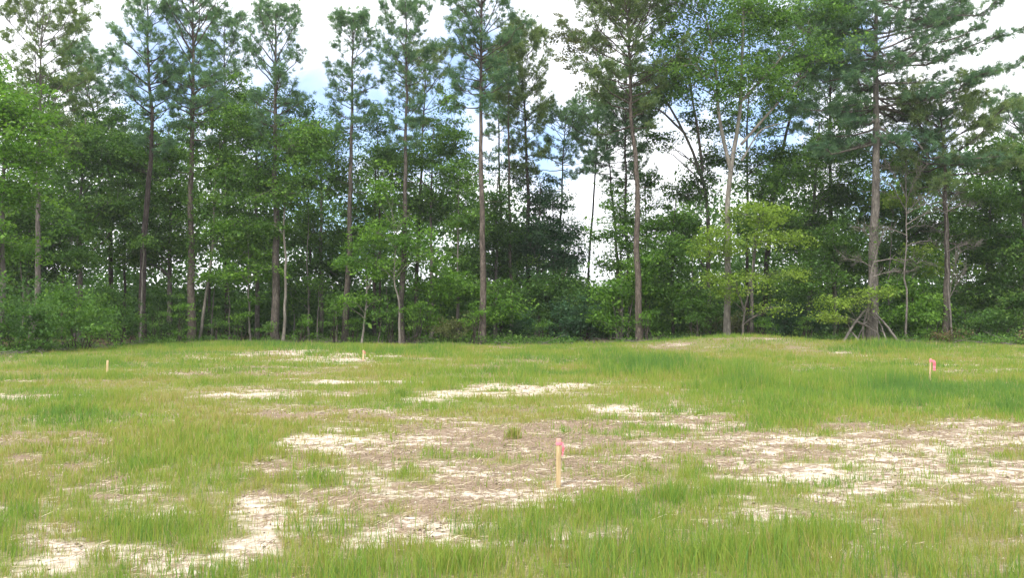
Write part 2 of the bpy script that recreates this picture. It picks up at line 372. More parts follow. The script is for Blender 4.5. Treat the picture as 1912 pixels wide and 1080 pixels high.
def build_grass():
    rng = np.random.default_rng(5); mb = MB()
    NB = 1100000
    u = rng.uniform(0, 1, NB)
    y = 4.0*(60/4.0)**u; x = rng.uniform(-.72, .72, NB)*y
    # clumping
    x = x+rng.normal(0, .02, NB); 
    b, w, l, yv = cover(x, y)
    ed = edge_dist(x, y)+(noise2(x, y, .5, 77, 3)-.5)*3
    inf = smooth(y-ed, -.3, 2.0)
    clump = noise2(x, y, 5.5, 8, 3, .6)
    dens = (1-smooth(b, .2, .95)*.86)*(.30+1.0*smooth(clump, .38, .62))*(.75+.25*l)
    # sparse sprouts stay in the bare parts near the camera
    dens = np.where((b > .6) & (y < 12), np.maximum(dens, .09*(clump > .45)+.34*smooth(clump, .46, .66)*smooth(-y, -9, -6.5)), dens)
    dens *= (1-inf*.93)
    k = rng.uniform(0, 1, NB) < dens*np.clip(.30+y*.033, 0, 1)
    x, y, b, l, yv, clump = (q[k] for q in (x, y, b, l, yv, clump)); n = len(x)
    h = (.085+.11*l+.04*(1-yv))*rng.uniform(.55, 1.35, n)*(.7+.6*clump)*(1-.4*b)
    h = np.where(y > 16, h*(1+.25*l)+.02, h)
    h = h*(1+(1.1*smooth(noise2(x*.8, y, .9, 88, 4, .65), .42, .66)-.35)*smooth(y, 12, 22))
    wd = np.maximum(.0042, .0042*(y/6.5)**1.05)*rng.uniform(.7, 1.3, n)*(1+.4*l)
    a = np.clip(.54*yv+.12 - .26*l + rng.normal(0, .13, n) + (noise2(x, y, 3, 9, 3)-.5)*.35, 0, 1)
    dry = rng.uniform(0, 1, n) < (.02+.10*yv**2+.28*b); a = np.where(dry, rng.uniform(.75, 1, n), a)
    near = y < 15
    blades(mb, x[near], y[near], h[near], wd[near], a[near], rng)
    blades(mb, x[~near], y[~near], h[~near], wd[~near], a[~near], rng, .3, True)
    # taller stalks near the camera
    n = 9000; y2 = 4.0*(16/4.0)**rng.uniform(0, 1, n); x2 = rng.uniform(-.72, .72, n)*y2; b, w, l, yv = cover(x2, y2)
    k = (rng.uniform(0, 1, n) < (1-b)*(.2+l)); x2, y2, l = x2[k], y2[k], l[k]; n = len(x2)
    blades(mb, x2, y2, (.17+.14*l)*rng.uniform(.8, 1.35, n), np.full(n, .0055), np.clip(rng.normal(.3, .18, n), 0, 1), rng, .22)
    n = 16000; y2 = rng.uniform(4.2, 6.6, n); x2 = rng.uniform(-.68, .68, n)*y2; cl = noise2(x2, y2, 1.4, 71, 4, .6)
    k = rng.uniform(0, 1, n) < smooth(cl+.10*smooth(x2, -.5, 1.5), .47, .62); x2, y2 = x2[k], y2[k]; n = len(x2)
    blades(mb, x2, y2, rng.uniform(.12, .30, n), rng.uniform(.0035, .0065, n), np.clip(rng.normal(.28, .2, n), 0, 1), rng, .3)
    o = mb.build('grass', GM); o['kind'] = 'stuff'; o['category'] = 'grass'; o['label'] = 'green and yellowish meadow grass growing across the clearing'
    # flat dead stalks and bits of straw
    mb = MB(); n = 60000; y = 4.0*(40/4.0)**rng.uniform(0, 1, n); x = rng.uniform(-.72, .72, n)*y; b, w, l, yv = cover(x, y)
    k = rng.uniform(0, 1, n) < b*.8*(1.15-w*.75)+.02; x, y = x[k], y[k]; n = len(x)
    z = ground_z(x, y)+.012+rng.uniform(0, .02, n); ang = rng.uniform(0, math.pi, n); ln = rng.uniform(.03, .16, n); ww = .0035*np.maximum(1, y/7)
    d = np.stack([np.cos(ang), np.sin(ang), rng.normal(0, .12, n)], -1)*(ln*.5)[:, None]; s = np.stack([-np.sin(ang), np.cos(ang), 0*ang+.6], -1)*(ww*.5)[:, None]
    p = np.stack([x, y, z], -1)
    mb.add(np.stack([p-d-s, p-d+s, p+d+s, p+d-s], 1).reshape(-1, 3), np.arange(n*4).reshape(-1, 4), None, np.repeat(rng.uniform(0, 1, n), 4))
    sm = leaf_mat('straw', (.10, .07, .045), (.25, .19, .12), (.62, .54, .38), .1, (1, 1, 1))
    o = mb.build('straw_litter', sm); o['kind'] = 'stuff'; o['category'] = 'straw'; o['label'] = 'dead straw and twigs strewn over the bare sandy soil'
build_grass()
def clods():
    rng = np.random.default_rng(12); n = 26000; y = 4.0*(30/4.0)**rng.uniform(0, 1, n); x = rng.uniform(-.72, .72, n)*y
    b, w, l, yv = cover(x, y); k = rng.uniform(0, 1, n) < b*(.35+.65*smooth(noise2(x, y, 2.5, 14, 4), .45, .62)); x, y = x[k], y[k]; n = len(x)
    r = np.clip(np.exp(rng.normal(math.log(.008), .45, n)), 0, .017)*np.maximum(1, y/12); c = np.stack([x, y, ground_z(x, y)+r*.3], -1)
    o8 = np.array([(1, 0, 0), (0, 1, 0), (-1, 0, 0), (0, -1, 0), (0, 0, 1), (0, 0, -.6)], float)
    a = rng.uniform(0, 6.28, n); ca, sa = np.cos(a)[:, None], np.sin(a)[:, None]
    o = o8[None]*np.stack([rng.uniform(.7, 1.5, (n, 6)), rng.uniform(.6, 1.2, (n, 6)), rng.uniform(.5, .9, (n, 6))], -1)
    v = np.stack([o[..., 0]*ca-o[..., 1]*sa, o[..., 0]*sa+o[..., 1]*ca, o[..., 2]], -1)*r[:, None, None]+c[:, None, :]
    f = np.array([(0, 1, 4), (1, 2, 4), (2, 3, 4), (3, 0, 4), (1, 0, 5), (2, 1, 5), (3, 2, 5), (0, 3, 5)])
    mb = MB(); mb.add(v, None, (np.arange(n)[:, None, None]*6+f[None]).reshape(-1, 3), np.repeat(rng.uniform(0, 1, n), 6))
    o = mb.build('soil_clods', leaf_mat('clod_soil', (.10, .075, .05), (.26, .21, .15), (.58, .52, .42), .0, (1, 1, 1)))
    o['kind'] = 'stuff'; o['category'] = 'soil'; o['label'] = 'small clods and crumbs of sandy soil on the bare patches'
clods()

# ------------------------------------------------------------------ trees
def root(name, label, cat, loc, group=None):
    o = bpy.data.objects.new(name, None); C.objects.link(o); o.location = tuple(float(v) for v in loc)
    o.empty_display_size = .3
    o['label'] = label; o['category'] = cat
    if group: o['group'] = group
    return o

def resample(P, n, rng, jit):
    P = np.asarray(P, float)
    s = np.concatenate([[0], np.cumsum(np.linalg.norm(np.diff(P, axis=0), axis=1))]); s /= s[-1]
    t = np.linspace(0, 1, n)
    Q = np.stack([np.interp(t, s, P[:, i]) for i in range(3)], -1)
    for _ in range(2): Q[1:-1] = (Q[:-2]+2*Q[1:-1]+Q[2:])/4
    w = np.cumsum(rng.normal(0, jit, (n, 2)), axis=0); w -= np.linspace(0, 1, n)[:, None]*w[-1]; Q[:, :2] += w
    return Q

def trunk_radius(t, r0, top=.12):
    return r0*.86*(1-t*(1-top))*(1+.28*np.exp(-t*50))

def pine(label, path, D, r_px, cb, Rpx, seed, tone='pine', bark='bark', dens=1.0, droop=0.0, right=1.0, left=1.0, stubs=10, group='tall pines at the edge of the wood', whorl=.42, depthR=None, bot=.55, lift=1.0):
    """path: (px, py) points up the stem, first is the foot; cb: py of the lowest live limb; Rpx: half width of the crown"""
    rng = np.random.default_rng(seed); m = F/D
    P = [base_at(path[0][0], D)] + [W(a, b, D) for a, b in path[1:]]
    P[0][2] -= .05
    Q = resample(P, 26, rng, .035)
    H = Q[-1][2]-Q[0][2]; r0 = r_px/m
    t = np.linspace(0, 1, 26)
    tr = MB(); cr = MB()
    tube(tr, Q, trunk_radius(t, r0, .14), 9)
    ro = root('pine_tree', label, 'pine tree', P[0], group)
    zc = W(path[0][0], cb, D)[2]; z1 = Q[-1][2]; R0 = Rpx/m
    def at(z):
        return np.array([np.interp(z, Q[:, 2], Q[:, i]) for i in range(3)])
    # dead stubs under the crown
    for _ in range(stubs):
        z = rng.uniform(Q[0][2]+.35*H, zc+.1*(z1-zc)); p = at(z); az = rng.uniform(0, 6.283); l = rng.uniform(.4, 1.5)
        tip = p+np.array([math.cos(az)*l, math.sin(az)*l, rng.uniform(-.25, .25)])
        tube(tr, curve(p, tip, -.05, 4, rng, .05), np.linspace(.028, .008, 4), 4)
    z = zc; az = rng.uniform(0, 6.28); cs = []; ds = []; aa = []
    while z < z1-.1:
        f = (z-zc)/(z1-zc)
        prof = (bot+(1-bot)*min(1, f/.42)) if f < .42 else math.sqrt(max(.03, 1-((f-.42)/.60)**2.2))
        nb = rng.integers(3, 5) if f > .12 else 2
        for b in range(nb):
            if rng.uniform() < .09: continue      # a limb lost long ago
            az += 2.4+rng.normal(0, .3)
            l = R0*prof*rng.uniform(.5, 1.22)
            dx = math.cos(az); l *= (right if dx > 0 else left) if abs(dx) > .3 else 1
            dy = math.sin(az)*(depthR or 1.0)
            el = .10-droop*1.6 + lift*f**.8 + rng.normal(0, .13)
            p = at(z+rng.uniform(-.1, .1))
            tip = p+np.array([dx*l, dy*l, min(l*math.tan(max(-.5, min(el, 1.1))), max(.2, z1-z+.1))])
            n = 7; cv = curve(p, tip, -.06*l*(1-f), n, rng, .04*l)
            cv[-2:, 2] += .05*l
            rr = max(.016, r0*.24*(1-f*.5)*min(1, l/2.2))
            tube(tr, cv, np.linspace(rr, rr*.28, n), 5)
            # side twigs with needle tufts
            nt = max(5, int(l*(5.8 if l < 3 else 7.0)*dens))
            sd = 1
            for k in range(nt):
                s = 1-(.62 if l < 3 else .8)*rng.uniform(0, 1)**(1.35 if l < 3 else 1.0)
                q = np.array([np.interp(s*(n-1), np.arange(n), cv[:, i]) for i in range(3)])
                dirb = nrm(tip-p); sd = -sd
                lat = nrm(np.cross(dirb, [0, 0, 1.]))*sd
                tl = min(l, 4.5)*.30*(1.15-s)*rng.uniform(.5, 1.2)+.15
                e = q+nrm(dirb*.8+lat*rng.uniform(.4, 1.1)+np.array([0, 0, rng.uniform(-.1, .5)]))*tl
                if tl > .3: tube(tr, np.array([q, (q+e)/2+[0, 0, -.02], e]), [.014, .010, .006], 3)
                g = 2 if rng.uniform() < .6 else 3
                for _ in range(g):
                    cs.append(e+rng.normal(0, .13, 3)); ds.append(nrm(nrm(e-q)+np.array([0, 0, .35])+rng.normal(0, .3, 3))); aa.append(.35+.25*f)
            for _ in range(3):
                cs.append(tip+rng.normal(0, .1, 3)); ds.append(nrm(dirb+np.array([0, 0, .4]))); aa.append(.5)
        z += whorl*rng.uniform(.45, 1.55)
    for _ in range(10):
        cs.append(Q[-1]+rng.normal(0, .18, 3)); ds.append(nrm(np.array([0, 0, 1.])+rng.normal(0, .5, 3))); aa.append(.6)
    cs = np.array(cs); ds = np.array(ds); aa = np.clip(np.array(aa)+rng.normal(0, .18, len(cs)), 0, 1)
    needles(cr, cs, ds, rng, aa, .27, .036, 18)
    tr.build('trunk', M[bark], ro, True); cr.build('crown', M[tone], ro)
    return ro

def ivy(ro, path, D, r_px, y0, y1, n, seed):
    rng = np.random.default_rng(seed); mb = MB(); P = [base_at(path[0][0], D)]+[W(a, b, D) for a, b in path[1:]]; P = np.array(P)
    za, zb = W(0, y0, D)[2], W(0, y1, D)[2]; m = F/D; zc = rng.uniform(min(za, zb), max(za, zb), n); k = 26
    z = (zc[:, None]+rng.normal(0, .22, (n, k))).ravel(); a = (rng.uniform(0, 6.28, n)[:, None]+rng.normal(0, .7, (n, k))).ravel()
    rr = r_px/m*.9+np.abs(rng.normal(.06, .09, n*k))
    o = np.argsort(P[:, 2]); x = np.interp(z, P[o, 2], P[o, 0])+np.cos(a)*rr; y = np.interp(z, P[o, 2], P[o, 1])+np.sin(a)*rr
    leaves(mb, np.stack([x, y, z], -1), .11, rng, np.clip(np.repeat(rng.normal(.5, .2, n), k)+rng.normal(0, .12, n*k), 0, 1), .3)
    mb.build('ivy', M['mid'], ro)

def sample_blob(rng, n, c, r, shell=.55):
    d = nrm(rng.normal(0, 1, (n, 3))); q = rng.uniform(shell**3, 1, n)**(1/3.)
    q = np.where(rng.uniform(0, 1, n) < .25, q*rng.uniform(.2, 1, n), q)
    return c+d*q[:, None]*r*(1+.30*rng.normal(0, 1, (n, 1)))

GD = 2.2
def broad(label, path, D, r_px, blobs, seed, tone='mid', bark='bark_grey', dens=1.0, leaf=.155, name='broadleaf_tree', cat='tree', group='leafy trees at the edge of the wood', flat=.27, stems=None, crad=.74, nl=100, depth=.9, jit=.03, up=.75):
    rng = np.random.default_rng(seed); m = F/D
    P = [base_at(path[0][0], D)] + [W(a, b, D) for a, b in path[1:]]; P[0][2] -= .05
    Q = resample(P, 18, rng, jit); r0 = r_px/m; t = np.linspace(0, 1, 18)
    tr = MB(); cr = MB(); tube(tr, Q, trunk_radius(t, r0, .22), 8)
    lines = [(Q, trunk_radius(t, r0, .22))]
    for st in (stems or []):   # further stems or forks: (r_px, [(px,py)...])
        PP = [base_at(st[1][0][0], D) if st[1][0][1] == 'foot' else W(st[1][0][0], st[1][0][1], D)] + [W(a, b, D+(st[2] if len(st) > 2 else 0)) for a, b in st[1][1:]]
        q = resample(PP, 12, rng, jit*.7); rr = st[0]/m*np.linspace(1, .3, 12); tube(tr, q, rr, 6); lines.append((q, rr))
    ro = root(name, label, cat, P[0], group)
    AP = np.concatenate([l[0] for l in lines]); AR = np.concatenate([l[1] for l in lines])
    for (cx, cy, rx, ry) in blobs:
        c = W(cx, cy, D)+np.array([0, rng.normal(0, .5), 0]); r = np.array([rx/m, min(rx/m, 3.6)*depth, ry/m])
        area = math.pi*r[0]*r[2]
        # limbs towards the blob
        nlimb = max(3, int(area/2.2)); tg = sample_blob(rng, nlimb, c, r*.8, .5)
        limb_pts = [c[None]]; 
        for g in tg:
            hd = np.linalg.norm(AP[:, :2]-g[:2], axis=1); cost = np.abs(AP[:, 2]-(g[2]-hd*.65)) + hd*.6 + (AP[:, 2] > g[2])*2 + (AP[:, 2] < P[0][2]+.6)*3
            i = int(np.argmin(cost)); p = AP[i]; l = np.linalg.norm(g-p)
            cv = curve(p, g, .10*l, 7, rng, .045*l); rr = min(AR[i]*.55, .012+.013*l)
            tube(tr, cv, np.linspace(max(rr, .012), .008, 7), 5); limb_pts.append(cv[2:])
        LP = np.concatenate(limb_pts[1:])
        ncl = max(4, int(area*2.5*dens*GD)); cc = sample_blob(rng, ncl, c, r, .45)
        for g in cc:
            i = int(np.argmin(np.linalg.norm(LP-g, axis=1)+(LP[:, 2] > g[2]+.2)*.5)); p = LP[i]
            if np.linalg.norm(g-p) > .25: tube(tr, np.array([p, (p+g)/2+[0, 0, .05], g]), [.012, .009, .005], 3, cap=False)
        k = nl; rad = crad*rng.uniform(.6, 1.25, ncl)
        off = rng.normal(0, 1, (ncl, k, 3)); off = off/np.maximum(1, np.linalg.norm(off, axis=2, keepdims=True)*.62)
        tilt = rng.normal(0, .25, (ncl, 1, 2))
        pos = off*rad[:, None, None]*np.array([.8, .8, flat]); pos[..., 2] += (pos[..., :2]*tilt).sum(-1) - .12*np.linalg.norm(pos[..., :2], axis=-1)
        pos = (cc[:, None, :]+pos).reshape(-1, 3)
        tone_c = np.repeat(rng.normal(.5, .24, ncl), k)+rng.normal(0, .2, ncl*k)
        gz = ground_z(pos[:, 0], pos[:, 1])+.05; pos[:, 2] = np.maximum(pos[:, 2], gz)
        leaves(cr, pos, leaf, rng, np.clip(tone_c, 0, 1), up)
    tr.build('trunk', M[bark], ro, True); cr.build('crown' if name != 'shrub' else 'foliage', M[tone], ro)
    return ro

def shrub(label, px, D, blobs, seed, tone='mid', dens=1.3, leaf=.12, nst=7, group='shrubs along the foot of the wood', flat=.6, bark='bark_dark'):
    rng = np.random.default_rng(seed); m = F/D; b0 = base_at(px, D)
    ro = root('shrub', label, 'shrub', b0, group); st = MB(); fo = MB(); tips = []
    for (cx, cy, rx, ry) in blobs:
        c = W(cx, cy, D); r = np.array([rx/m, min(rx/m, 2.2), ry/m])
        for g in sample_blob(rng, nst, c, r*.8, .4):
            f = b0+np.array([(g[0]-b0[0])*.35+rng.normal(0, .15), rng.normal(0, .25), 0]); f[2] = float(ground_z(f[0], f[1]))-.03
            if g[2] < f[2]+.2: g[2] = f[2]+.3
            tube(st, curve(f, g, .1, 6, rng, .06), np.linspace(.028, .008, 6), 4)
        area = math.pi*r[0]*r[2]; ncl = max(5, int(area*7*dens)); cc = sample_blob(rng, ncl, c, r, .35); k = 56
        pos = (cc[:, None, :]+rng.normal(0, .5, (ncl, k, 3))*np.array([.42, .42, .42*flat])).reshape(-1, 3)
        tone_c = np.clip(np.repeat(rng.normal(.5, .17, ncl), k)+rng.normal(0, .13, ncl*k), 0, 1)
        gz = ground_z(pos[:, 0], pos[:, 1]); keep = pos[:, 2] > gz+.04
        leaves(fo, pos[keep], leaf, rng, tone_c[keep], .6)
    st.build('stems', M[bark], ro, True); fo.build('foliage', M[tone], ro)
    return ro

# --- pines, left to right
pine('wide loose pine rising behind the bright maple at the far left', [(68, 0), (70, 400), (75, 150), (82, 10)], 47, 7, 300, 95, 1, 'pine_br', 'bark_grey', 1.1)
pine('dark rounded pine behind the left shrubs, lower than its neighbours', [(208, 0), (205, 300), (160, 170), (145, 95)], 62, 6, 290, 62, 2, 'pine', 'bark_dark', 1.25, group='pines standing behind the edge row')
pine('leaning dark pine with a pale sapling against its foot right of the left shrubs', [(266, 0), (268, 500), (283, 250), (275, 2)], 53, 8.5, 285, 62, 3, 'pine', 'bark_dark', 1.15, left=1.1)
ivy_pine = pine('straight ivy spotted pine with bare open limbs beneath a dense top cut by the frame', [(359, 0), (358, 400), (362, 150), (362, -30)], 54, 9, 270, 74, 4, 'pine', 'bark_red', 1.0)
ivy(ivy_pine, [(359, 0), (358, 400), (362, 150)], 54, 7, 560, 200, 60, 44)
pine('slim far pine whose crown fills the gap between two taller pines at the left', [(425, 0), (418, 300), (420, 40)], 63, 5, 280, 48, 5, 'pine', 'bark_dark', 1.2, group='pines standing behind the edge row')
pine('thick stemmed pine with round open crown standing clear against white sky', [(514, 0), (516, 400), (514, 200), (516, 24)], 54, 9.5, 300, 66, 6, 'pine', 'bark', .85)
pine('pine bending slightly right with a narrow pointed oval crown', [(644, 0), (650, 480), (662, 250), (660, 34)], 54, 7.5, 270, 50, 7, 'pine', 'bark', 1.0)
pine('tall pine with pointed crown and a bent sapling at its foot', [(753, 0), (756, 400), (760, 180), (757, 2)], 52, 7, 280, 52, 8, 'pine', 'bark', 1.05)
pine('shorter far pine with a warm green crown right of the tall pointed pine', [(775, 0), (786, 300), (796, 92)], 64, 5, 270, 52, 9, 'pine_br', 'bark_dark', 1.2, group='pines standing behind the edge row')
pine('very straight reddish pine near the middle with top beyond the frame', [(903, 0), (902, 400), (899, 150), (898, -60)], 50.5, 8, 210, 84, 10, 'pine', 'bark_red', 1.1)
pine('thin far pine just right of the straight reddish pine', [(935, 0), (933, 350), (930, 110)], 66, 4.5, 300, 36, 11, 'pine', 'bark_dark', .9, group='pines standing behind the edge row')
pine('slender reddish pine between the straight reddish pine and the dark one', [(955, 0), (952, 400), (948, 90)], 58, 4.5, 215, 40, 12, 'pine_br', 'bark_red', 1.2, group='pines standing behind the edge row')
pine('dark trunked pine with heavy brownish crown in the middle', [(984, 0), (980, 400), (974, 58)], 60, 6, 330, 56, 13, 'pine_br', 'bark_dark', 1.15, bot=.4)
pine('sparse far pine left of the white sky gap', [(1034, 0), (1046, 380), (1052, 290), (1056, 205)], 64, 4.5, 325, 74, 14, 'pine', 'bark_dark', .9, droop=.1, bot=.9, group='pines standing behind the edge row')
pine('low crooked pine whose crown hangs over the white sky gap', [(1160, 0), (1152, 430), (1140, 340), (1130, 215)], 62, 4.5, 330, 92, 15, 'pine', 'bark_dark', .9, droop=.1, bot=.95, group='pines standing behind the edge row')
pine('dark thin pine pressed close behind the tall pine right of the gap', [(1176, 0), (1170, 350), (1170, 130)], 58, 5, 330, 58, 16, 'pine', 'bark_dark', 1.0, group='pines standing behind the edge row')
pine('tall pine right of the sky gap with bright clumps in a broad crown', [(1192, 0), (1193, 400), (1180, 200), (1172, -90)], 51, 8, 235, 125, 17, 'pine_br', 'bark_red', 1.3, stubs=16)
big_pine = pine('largest pine with a thick grey stem and long limbs reaching right', [(1626, 0), (1628, 500), (1633, 250), (1634, -150)], 50, 12, 268, 150, 18, 'pine', 'bark_grey', 1.25, right=1.75, left=.9, depthR=.6, stubs=20, bot=.95, whorl=.5, droop=.16, lift=.42)
ivy(big_pine, [(1626, 0), (1628, 500), (1633, 250)], 50, 10, 610, 380, 14, 45)
pine('far right pine with layered limbs and a brown bush at its foot', [(1764, 0), (1764, 420), (1760, 250), (1758, 175)], 50, 8, 350, 110, 19, 'pine_br', 'bark', 1.25, droop=.12, bot=1.0, stubs=14)
pine('hidden pine closing the canopy behind the largest pine', [(1560, 0), (1552, 350), (1548, 20)], 64, 6, 330, 80, 20, 'pine', 'bark_dark', 1.0, group='pines standing behind the edge row')
pine('pine with leaning dark stem behind the pale forked hardwood', [(1425, 0), (1440, 370), (1475, 220), (1515, 40)], 60, 7, 250, 85, 21, 'pine', 'bark_dark', .9, group='pines standing behind the edge row')
pine('pine at the right margin with its crown against white sky', [(1925, 0), (1925, 350), (1915, 190)], 58, 6, 350, 80, 22, 'pine', 'bark_dark', 1.1, group='pines standing behind the edge row')

# --- broadleaf trees, left to right: label, stem, distance, half width, crown masses, seed, tone
B = broad
B('bright yellow green maple overhanging the left margin', [(2, 0), (5, 400), (10, 180)], 41, 7, [(10, 210, 80, 60), (-50, 150, 70, 60), (50, 285, 75, 40), (10, 350, 90, 45), (-30, 440, 80, 60)], 101, 'bright', dens=1.1)
B('dark broad tree filling the left side below the rounded pine', [(150, 0), (150, 400), (160, 220)], 57, 6, [(130, 270, 75, 55), (205, 290, 75, 60), (140, 390, 95, 60), (230, 385, 70, 50)], 102, 'dark', dens=1.25)
B('dark tree low at the left behind the slender stems', [(60, 0), (55, 480), (60, 350)], 52, 6, [(40, 410, 80, 60), (95, 470, 80, 55), (20, 510, 70, 45)], 103, 'dark', dens=1.3)
B('green tree between the leaning dark pine and the ivy spotted pine', [(318, 0), (318, 420), (315, 240)], 59, 6, [(310, 290, 65, 45), (325, 370, 70, 50), (310, 450, 75, 45), (250, 470, 55, 40), (255, 300, 45, 50)], 104, 'mid', dens=1.15)
B('pale stemmed leafy tree right of the ivy spotted pine', [(372, 0), (385, 520), (398, 420), (402, 330), (420, 200)], 54.5, 3.5, [(405, 290, 48, 45), (435, 235, 45, 38), (395, 390, 40, 35), (440, 340, 50, 40), (440, 430, 55, 32)], 105, 'mid', 'bark_pale', dens=1.1)
B('dark tree behind the thick stemmed pine', [(480, 0), (478, 400), (480, 190)], 61, 5.5, [(470, 250, 55, 50), (480, 340, 60, 50), (470, 430, 60, 50), (550, 250, 60, 40)], 106, 'dark', dens=1.2)
B('understorey tree with flat tiers of leaves left of the thick stemmed pine', [(468, 0), (465, 560), (462, 430)], 54, 2.6, [(455, 470, 60, 26), (430, 510, 42, 18), (480, 500, 50, 18), (440, 425, 45, 22), (466, 560, 26, 6)], 107, 'bright', 'bark_pale', dens=1.2, flat=.25, name='understorey_tree', group='small understorey trees')
B('slim pale stemmed tree close on the right of the thick stemmed pine', [(526, 0), (531, 540), (528, 430), (540, 260)], 53.5, 3.6, [(545, 285, 60, 42), (585, 255, 50, 32), (530, 360, 48, 35), (570, 340, 50, 35), (515, 420, 30, 22)], 108, 'mid', 'bark_pale', dens=1.05)
B('dark tree seen between the thick stemmed pine and the bending pine', [(600, 0), (600, 400), (600, 230)], 61, 5, [(600, 270, 60, 42), (635, 330, 50, 35), (575, 440, 45, 38), (615, 500, 60, 40)], 109, 'dark', dens=.95)
B('pale stemmed sapling standing alone in the dark opening', [(576, 0), (574, 480), (575, 390)], 57, 2.6, [(575, 395, 35, 28), (560, 560, 30, 14)], 110, 'mid', 'bark_pale', dens=1.0, name='understorey_tree', group='small understorey trees')
B('forked pale sapling between the bending pine and the tall pointed pine', [(676, 0), (680, 590), (690, 530), (685, 480)], 52, 2.8, [(665, 490, 38, 24), (705, 500, 36, 18), (650, 560, 26, 10), (700, 560, 26, 10), (670, 455, 35, 16)], 111, 'bright', 'bark_pale', dens=1.15, flat=.3, stems=[(2., [(688, 540), (700, 500), (708, 470)])], name='understorey_tree', group='small understorey trees')
B('tree with bent pale stem touching the foot of the tall pointed pine', [(748, 0), (749, 560), (738, 510), (738, 440)], 51, 3, [(715, 430, 42, 30), (765, 450, 55, 26), (800, 480, 34, 14), (715, 490, 34, 14), (710, 340, 35, 28), (745, 400, 30, 14)], 112, 'bright', 'bark_pale', dens=.72, flat=.3, name='understorey_tree', group='small understorey trees')
B('dark green tree behind the tall pointed pine', [(805, 0), (805, 400), (810, 240)], 60, 5, [(790, 300, 50, 35), (835, 265, 42, 40), (780, 390, 50, 32), (830, 380, 45, 40), (730, 290, 45, 35)], 113, 'dark', dens=.95)
B('low spreading tree with flat leaf tiers right of the tall pointed pine', [(795, 0), (800, 590), (805, 530)], 52.5, 2.4, [(800, 545, 42, 16), (780, 580, 36, 14), (830, 520, 40, 22), (815, 600, 34, 14)], 114, 'bright', 'bark_grey', dens=1.3, flat=.3, name='understorey_tree', group='small understorey trees')
B('pale straight stem with light foliage left of the straight reddish pine', [(855, 0), (856, 440), (857, 300)], 54.5, 2.8, [(855, 330, 42, 38), (870, 410, 40, 34), (845, 480, 42, 26), (860, 540, 40, 25)], 115, 'mid', 'bark_pale', dens=1.05)
B('dark tree right behind the straight reddish pine', [(925, 0), (925, 420), (930, 330)], 58, 5, [(925, 440, 48, 45), (950, 500, 50, 45), (885, 500, 42, 40), (930, 380, 36, 28)], 116, 'dark', dens=1.05)
B('sunlit small tree with loose leaves between the reddish pines', [(925, 0), (928, 600), (930, 540)], 52.5, 2, [(925, 545, 32, 25), (950, 580, 36, 18), (915, 590, 28, 16)], 117, 'bright', 'bark_grey', dens=1.2, flat=.35, name='understorey_tree', group='small understorey trees')
B('dense dark tree forming the left side of the sky gap', [(1005, 0), (1005, 450), (1010, 340)], 60, 5, [(1005, 375, 40, 30), (1020, 430, 50, 38), (985, 460, 50, 50), (1055, 480, 45, 40), (1070, 430, 22, 25)], 118, 'blue', dens=1.25)
B('low dark tree on leaning stems under the sky gap', [(1022, 0), (1030, 590), (1050, 530), (1060, 500)], 57, 3.6, [(1045, 545, 55, 38), (1085, 560, 45, 30), (1010, 560, 40, 35)], 119, 'dark', 'bark_dark', dens=1.4, stems=[(3., [(1036, 'foot'), (1042, 560), (1050, 510)])])
B('ragged tree forming the right side of the sky gap', [(1160, 0), (1160, 500), (1165, 400)], 56, 3.6, [(1165, 405, 42, 26), (1135, 440, 28, 18), (1180, 455, 42, 35), (1150, 490, 36, 22), (1215, 420, 40, 26)], 120, 'mid', dens=1.05)
B('light green low tree with several pale stems left of the tall pine by the gap', [(1160, 0), (1162, 580), (1160, 530)], 52, 2.6, [(1150, 550, 46, 26), (1185, 535, 40, 24), (1135, 590, 36, 20), (1175, 600, 40, 14), (1200, 500, 34, 24)], 121, 'bright', 'bark_grey', dens=1.25, flat=.3, stems=[(2., [(1152, 'foot'), (1150, 600), (1142, 550)]), (2., [(1172, 'foot'), (1174, 600), (1184, 550)])], name='understorey_tree', group='small understorey trees')
B('green tree on a dark flared foot between the gap pine and the pale hardwood', [(1259, 0), (1258, 560), (1258, 460), (1262, 370)], 54, 4, [(1250, 470, 55, 40), (1235, 540, 52, 38), (1290, 560, 50, 38), (1275, 410, 40, 28)], 122, 'mid', 'bark_dark', dens=1.25)
B('leaning hardwood with pale forked limbs bent towards the left', [(1322, 0), (1324, 420), (1312, 320), (1280, 250), (1235, 170), (1190, 120)], 57, 6, [(1265, 165, 62, 38), (1205, 190, 46, 32), (1300, 350, 52, 36), (1225, 262, 42, 20), (1320, 290, 40, 38), (1280, 430, 45, 35)], 123, 'dark', 'bark_grey', dens=.8, stems=[(3., [(1312, 320), (1300, 230), (1280, 120), (1250, 40)]), (2.5, [(1280, 250), (1230, 200), (1160, 190)])])
B('tall pale barked hardwood with forked stem and spreading limbs', [(1357, 0), (1360, 420), (1362, 320), (1382, 240), (1384, 90), (1392, -90)], 50, 7.5, [(1290, 135, 70, 40), (1330, 60, 70, 35), (1440, 30, 80, 45), (1500, 110, 85, 34), (1380, 10, 60, 40), (1455, 175, 50, 32), (1270, -10, 90, 50), (1530, 30, 60, 40), (1400, 130, 60, 45), (1345, 170, 50, 36), (1245, 80, 50, 36)], 124, 'mid', 'bark_pale', dens=.7, stems=[(4., [(1364, 320), (1340, 220), (1335, 120), (1315, 20)]), (3., [(1384, 270), (1430, 215), (1510, 130)]), (3., [(1384, 190), (1440, 130), (1500, 60)]), (2.2, [(1384, 300), (1420, 240), (1480, 225)])])
